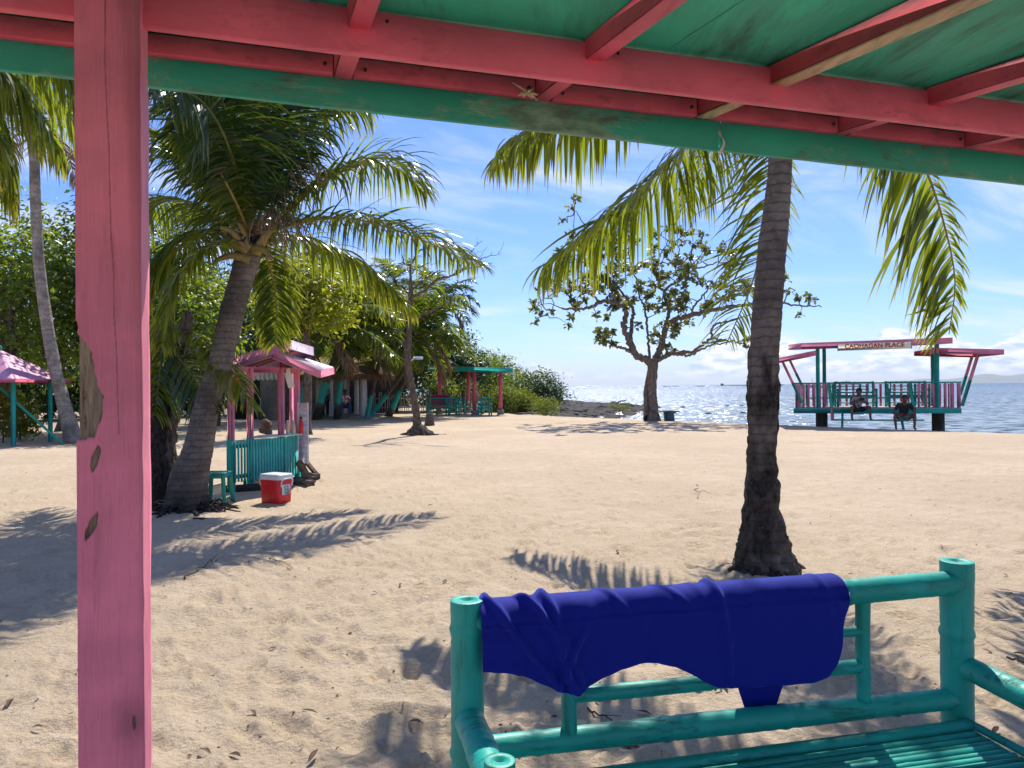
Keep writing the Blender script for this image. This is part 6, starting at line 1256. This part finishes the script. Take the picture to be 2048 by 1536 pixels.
    person(Q(sa(1711), -.22, 0), rz + .15, 'person in a patterned shirt looking at a phone, seated on the platform step', .52, printed('patterned_shirt', (.04, .04, .06), (.28, .26, .26), 9, .48), M['black'], knee=(.30, -.34, .20), foot=(.30, -.36, -.20), elbow=(.30, -.20, .26), wrist=(.07, -.28, .40), lean=.10)
    person(Q(sa(1797), -.55, 0), rz - .1, 'person in a black shirt bowed over, seated on the lowest step with feet on sand', .29, M['black'], printed('camouflage_shorts', (.06, .07, .06), (.22, .23, .22), 16), knee=(.30, -.30, .14), foot=(.27, -.34, -.26), elbow=(.34, -.18, .20), wrist=(.12, -.30, .19), lean=.22, bow=.16)
    ph = Q(sa(1711), -.22, 0) + A(0, -.38, .52 + .46); m = MB(); m.box(ph, .15, .012, .075, bev=.003); tag(m.build('phone', M['black'], loc=ph), 'dark phone held up by the seated person in patterned shirt', 'phone')
platform()
# ------------------------------------------------------------------ plank seat by the almond tree, driftwood
g = G(1329, 841); r_ = empty('plank_bench', (g[0], g[1], 0), 'plank bench on blue legs at the foot of the sea almond tree', 'bench'); Y = g[1]
m = MB(); m.bar(P(1289, 822, Y - .45), P(1357, 822.5, Y - .45), .42, .05); m.build('seat', M['wood'], r_); m = MB(); m.bar(P(1337, 823, Y - .45), P(1339, 843, Y - .45), .36, .42, up=(0, 1, 0)); m.build('leg', flat('blue_grey_leg', (.04, .11, .17), .8, .3, 9, .2), r_); m = MB(); m.bar(P(1292, 823, Y - .35), P(1292, 842, Y - .35), .2, .2, up=(0, 1, 0)); m.build('leg', M['darkwood'], r_)
rs = np.random.RandomState(21); m = MB(); g = P(1250, 838, 36.5); g[2] = float(H(g[0], g[1])) + .02
for k in range(7): a = rs.uniform(-.6, .6); m.tube(wiggle(g + A(rs.uniform(-.5, .5), 0, 0), g + A(rs.uniform(-.6, .6), rs.uniform(-.2, .2), rs.uniform(.15, .42)), 6, .08, rs), np.linspace(.035, .01, 6), 6)
tag(m.build('driftwood', M['root'], loc=g, smooth=True), 'dark branching driftwood in the shallow water left of the almond tree', 'driftwood')
m = MB(); g = P(1237, 808, 62); g[2] = .05; m.tube(wiggle(g - A(.6, 0, 0), g + A(.7, .1, .25), 7, .03, rs), np.linspace(.12, .06, 7), 7); tag(m.build('pale_log', M['white'], loc=g, smooth=True), 'bleached pale log lying on the rocky spit', 'log')
# rocks of the shore and in the shallows
def rock(mb, c, r, rs):
    n, k = 8, 5; vs = []; s = rs.rand() * 50
    for i in range(k):
        for j in range(n): p = math.pi * (i + .5) / k; a = 6.283 * j / n; d = A(math.sin(p) * math.cos(a), math.sin(p) * math.sin(a), math.cos(p) * .6); vs.append(np.asarray(c) + d * r * (1 + .7 * float(vnoise(d[0] * 2 + s, d[1] * 2 + d[2] * 2 + s, 1)) ) * A(1.3, 1, .8))
    f = [(i * n + j, i * n + (j + 1) % n, (i + 1) * n + (j + 1) % n, (i + 1) * n + j) for i in range(k - 1) for j in range(n)] + [tuple(range(n - 1, -1, -1)), tuple(range((k - 1) * n, k * n))]; mb.add(vs, f)
m = MB(); cnt = 0
while cnt < 900:
    x, y = rs.uniform(-3, 13), rs.uniform(42.5, 80)
    if sdist(x, y) > -.4 and rockmask(x, y) > .5 and rs.rand() < 1.3 - (y - 42) / 45: rock(m, (x, y, float(H(x, y)) + .05), rs.uniform(.10, .42) * rs.uniform(.5, 1), rs); cnt += 1
tag(m.build('shore_rocks', M['rock']), kind='stuff')
for k, (px, py) in enumerate(((1317, 816), (1366, 815), (1453, 812), (1484, 811), (1348, 826), (1417, 827), (1487, 826), (1270, 822))):
    g = G(px, py, -.6); m = MB(); rock(m, g + A(0, 0, .0), .19, rs); tag(m.build('water_rock', M['rock'], loc=g), 'small dark rock showing above the shallow water', 'rock', 'small rocks in the shallows')
# ------------------------------------------------------------------ far boats, islet, breakwater
def boat(px, Y, L, label, col, roof=True, group='boats far out on the water'):
    p = A(ray(px, 768)[0] * Y, Y, -.6); root = empty('outrigger_boat', p, label, 'boat', group); m = MB(); w = L * .09; t = np.linspace(-1, 1, 13); vs = []
    for q in t:
        s = (1 - abs(q) ** 2.4); h = L * .055 * (1 + 1.2 * q ** 4); vs += [p + A(q * L / 2, -w * s, h), p + A(q * L / 2, 0, -L * .02 * s + .05 * q * q * L * .5), p + A(q * L / 2, w * s, h)]
    f = [(i * 3 + j, i * 3 + 3 + j, i * 3 + 4 + j, i * 3 + 1 + j) for i in range(12) for j in range(2)] + [(i * 3, i * 3 + 2, i * 3 + 5, i * 3 + 3) for i in range(12)]; m.add(vs, f); m.build('hull', col, root)
    if roof:
        m = MB(); m.box(p + A(0, 0, L * .15), L * .5, w * 1.8, L * .012); m.build('canopy', M['white'], root)
        for sx in (-.22, .22): m = MB(); m.box(p + A(sx * L, 0, L * .1), L * .01, w * 1.4, L * .1); m.build('canopy_post', M['white'], root)
    m = MB(); m.bar(p + A(-L * .38, 0, L * .03), p + A(-L * .38, 0, L * .3), L * .008, L * .008, up=(1, 0, 0)); m.build('mast', M['wood'], root)
    for sy in (-1, 1): m = MB(); m.bar(p + A(-L * .4, sy * L * .3, .1), p + A(L * .4, sy * L * .3, .1), L * .008, L * .008); m.build('outrigger', M['wood'], root)
boat(1650, 420, 19, 'white outrigger boat behind the left platform post', M['white'])
for k, (px, Y, L, lab, c) in enumerate(((1333, 900, 6, 'leftmost tiny dark boat on the horizon beside the almond trunk', 'black'), (1353, 900, 7, 'second tiny dark boat on the horizon right of the almond trunk', 'black'), (1392, 950, 4, 'third tiny boat on the horizon, before the longer dark one', 'black'), (1403, 950, 9, 'fourth and longest tiny dark boat on the horizon', 'black'))): boat(px, Y, L, lab, M[c], False)
m = MB(); Y = 1400; m.box(A(ray(1505, 768)[0] * Y, Y, -.2), 118, 4, 1.6); r_ = empty('breakwater', (ray(1505, 768)[0] * Y, Y, 0), 'low dark breakwater line on the horizon left of the near palm', 'breakwater'); m.build('stone_bank', M['rock'], r_); m = MB(); m.box(A(ray(1444, 768)[0] * Y, Y, 1.8), 5, 3, 3); m.build('hut', M['darkconc'], r_)
Y = 1500; x = ray(1692, 768)[0] * Y; m = MB(); rs = np.random.RandomState(3)
t = np.linspace(0, 6.28, 20)[:-1]; ext(m, [A(x + 30 * math.cos(a), Y + 20 * math.sin(a), 0) for a in t], -2, .6); o = m.build('islet', M['sand']); tag(o, kind='structure')
for k in range(9): broad_tree('small tree in the row on the distant islet', A(x - 24 + k * 6, Y, 0), [(0, 0, 0), (0, 0, 2), (0, 0, 4.5)], [((0, 0, 4.5 + rs.rand() * 2.5), (3.8, 3, 2.6))], 26, 14, .9, 1.1, 'leafd', 'bark', 900 + k, 'islet_tree', 'trees on the distant islet', r0=.25, limbs=0)
# ------------------------------------------------------------------ litter on the sand
def leaf_obj(k, p, L, rz, cs):
    m = MB(); n = 7; vs = []
    for i in range(n): t = i / (n - 1); w = L * .15 * math.sin(math.pi * min(1, t * .92 + .04)) ; z = .10 * L * math.sin(t * 3) + cs * L * .3 * t * t; vs += [A((t - .5) * L, -w, z + w * .5), A((t - .5) * L, 0, z), A((t - .5) * L, w, z + w * .7)]
    m.add(vs, [(i * 3 + j, i * 3 + 3 + j, i * 3 + 4 + j, i * 3 + 1 + j) for i in range(n - 1) for j in range(2)]); o = m.build('dry_leaf', M['drylf']); o.location = tuple(p); o.rotation_euler = (.1, .05, rz); tag(o, 'small curled dry leaf lying on the open sand', 'leaf', 'dry leaves scattered on the sand')
rs = np.random.RandomState(44)
LF = [(20, 1405, .13), (700, 1265, .05), (1015, 1240, .05), (505, 1430, .07), (620, 1435, .08), (470, 1515, .07), (410, 1510, .08), (625, 1525, .08), (830, 1460, .09), (145, 1430, .06), (545, 1295, .05), (750, 1190, .05), (800, 1175, .06), (890, 1165, .07), (1085, 1130, .05), (1140, 1135, .06), (1235, 1110, .09), (1450, 1375, .08), (1430, 1370, .06), (1405, 1380, .08), (1160, 1400, .06), (1215, 1405, .06), (1195, 1410, .05), (1245, 1395, .08), (1110, 1440, .06), (1290, 1440, .07), (1240, 1495, .13), (1265, 1490, .10), (1250, 1500, .11), (1220, 1485, .09), (1390, 1465, .08), (1975, 1300, .06), (2020, 1195, .07), (2010, 1155, .06), (2040, 1310, .08), (1870, 1015, .05), (860, 1020, .07), (700, 1050, .04), (950, 1080, .05), (1700, 1150, .05), (560, 1200, .04), (330, 1200, .04), (75, 1460, .05), (1990, 1470, .07), (1830, 1105, .04), (1760, 980, .05)]
for k, (px, py, L) in enumerate(LF): g = G(px, py); g[2] = GZ(g[0], g[1]) + .003; leaf_obj(k, g, min(L, .05 + L * .3), rs.uniform(0, 6), rs.uniform(0, 1))
def twig(px0, py0, px1, py1, r, lab, mat='bark', amp=.03, z=.02, forks=1):
    a, b = G(px0, py0), G(px1, py1); a[2] = GZ(a[0], a[1]) + z * .4; b[2] = GZ(b[0], b[1]) + z * .3; m = MB(); w = wiggle(a, b, 9, amp, rs, .03); m.tube(w, np.linspace(r, r * .4, 9), 6)
    for k in range(forks): i = rs.randint(3, 7); m.tube(wiggle(w[i], w[i] + (b - a) * .25 + A(rs.randn() * .05, rs.randn() * .05, .02), 5, .05, rs), np.linspace(r * .5, r * .2, 5), 5)
    tag(m.build('twig', M[mat], loc=a, smooth=True), lab, 'twig')
twig(370, 1168, 436, 1124, .007, 'straight brown twig on the sand right of the pink post'); twig(522, 1100, 584, 1142, .006, 'thin pale bent stalk on the sand below the palm shadow', 'rachis', .04); twig(1393, 975, 1398, 1000, .006, 'small forked brown twig on the sand left of the near palm', z=.03)
twig(1175, 1425, 1240, 1470, .005, 'dark twig on the shaded sand under the bench bars', 'root'); twig(1430, 1388, 1465, 1362, .005, 'short dark twig lying just under the towel hem', 'root'); twig(2015, 1315, 2060, 1335, .007, 'dark twig on the sand at the right edge above the armrest', 'root', forks=3); twig(560, 975, 600, 985, .004, 'little stick beside the red cooler', forks=0)
m = MB(); n = 2600; r_ = 1.2 + 20 * rs.rand(n) ** 1.4; a = np.radians(rs.uniform(-38, 38, n)); x, y = r_ * np.sin(a), r_ * np.cos(a); z = GZ(x, y) + .003; leaves(m, np.stack([x, y, z], -1), np.stack([rs.randn(n) * .4, rs.randn(n) * .4, np.ones(n)], -1), .016, rs, asz=.8); tag(m.build('beach_litter', M['drylf']), kind='stuff')
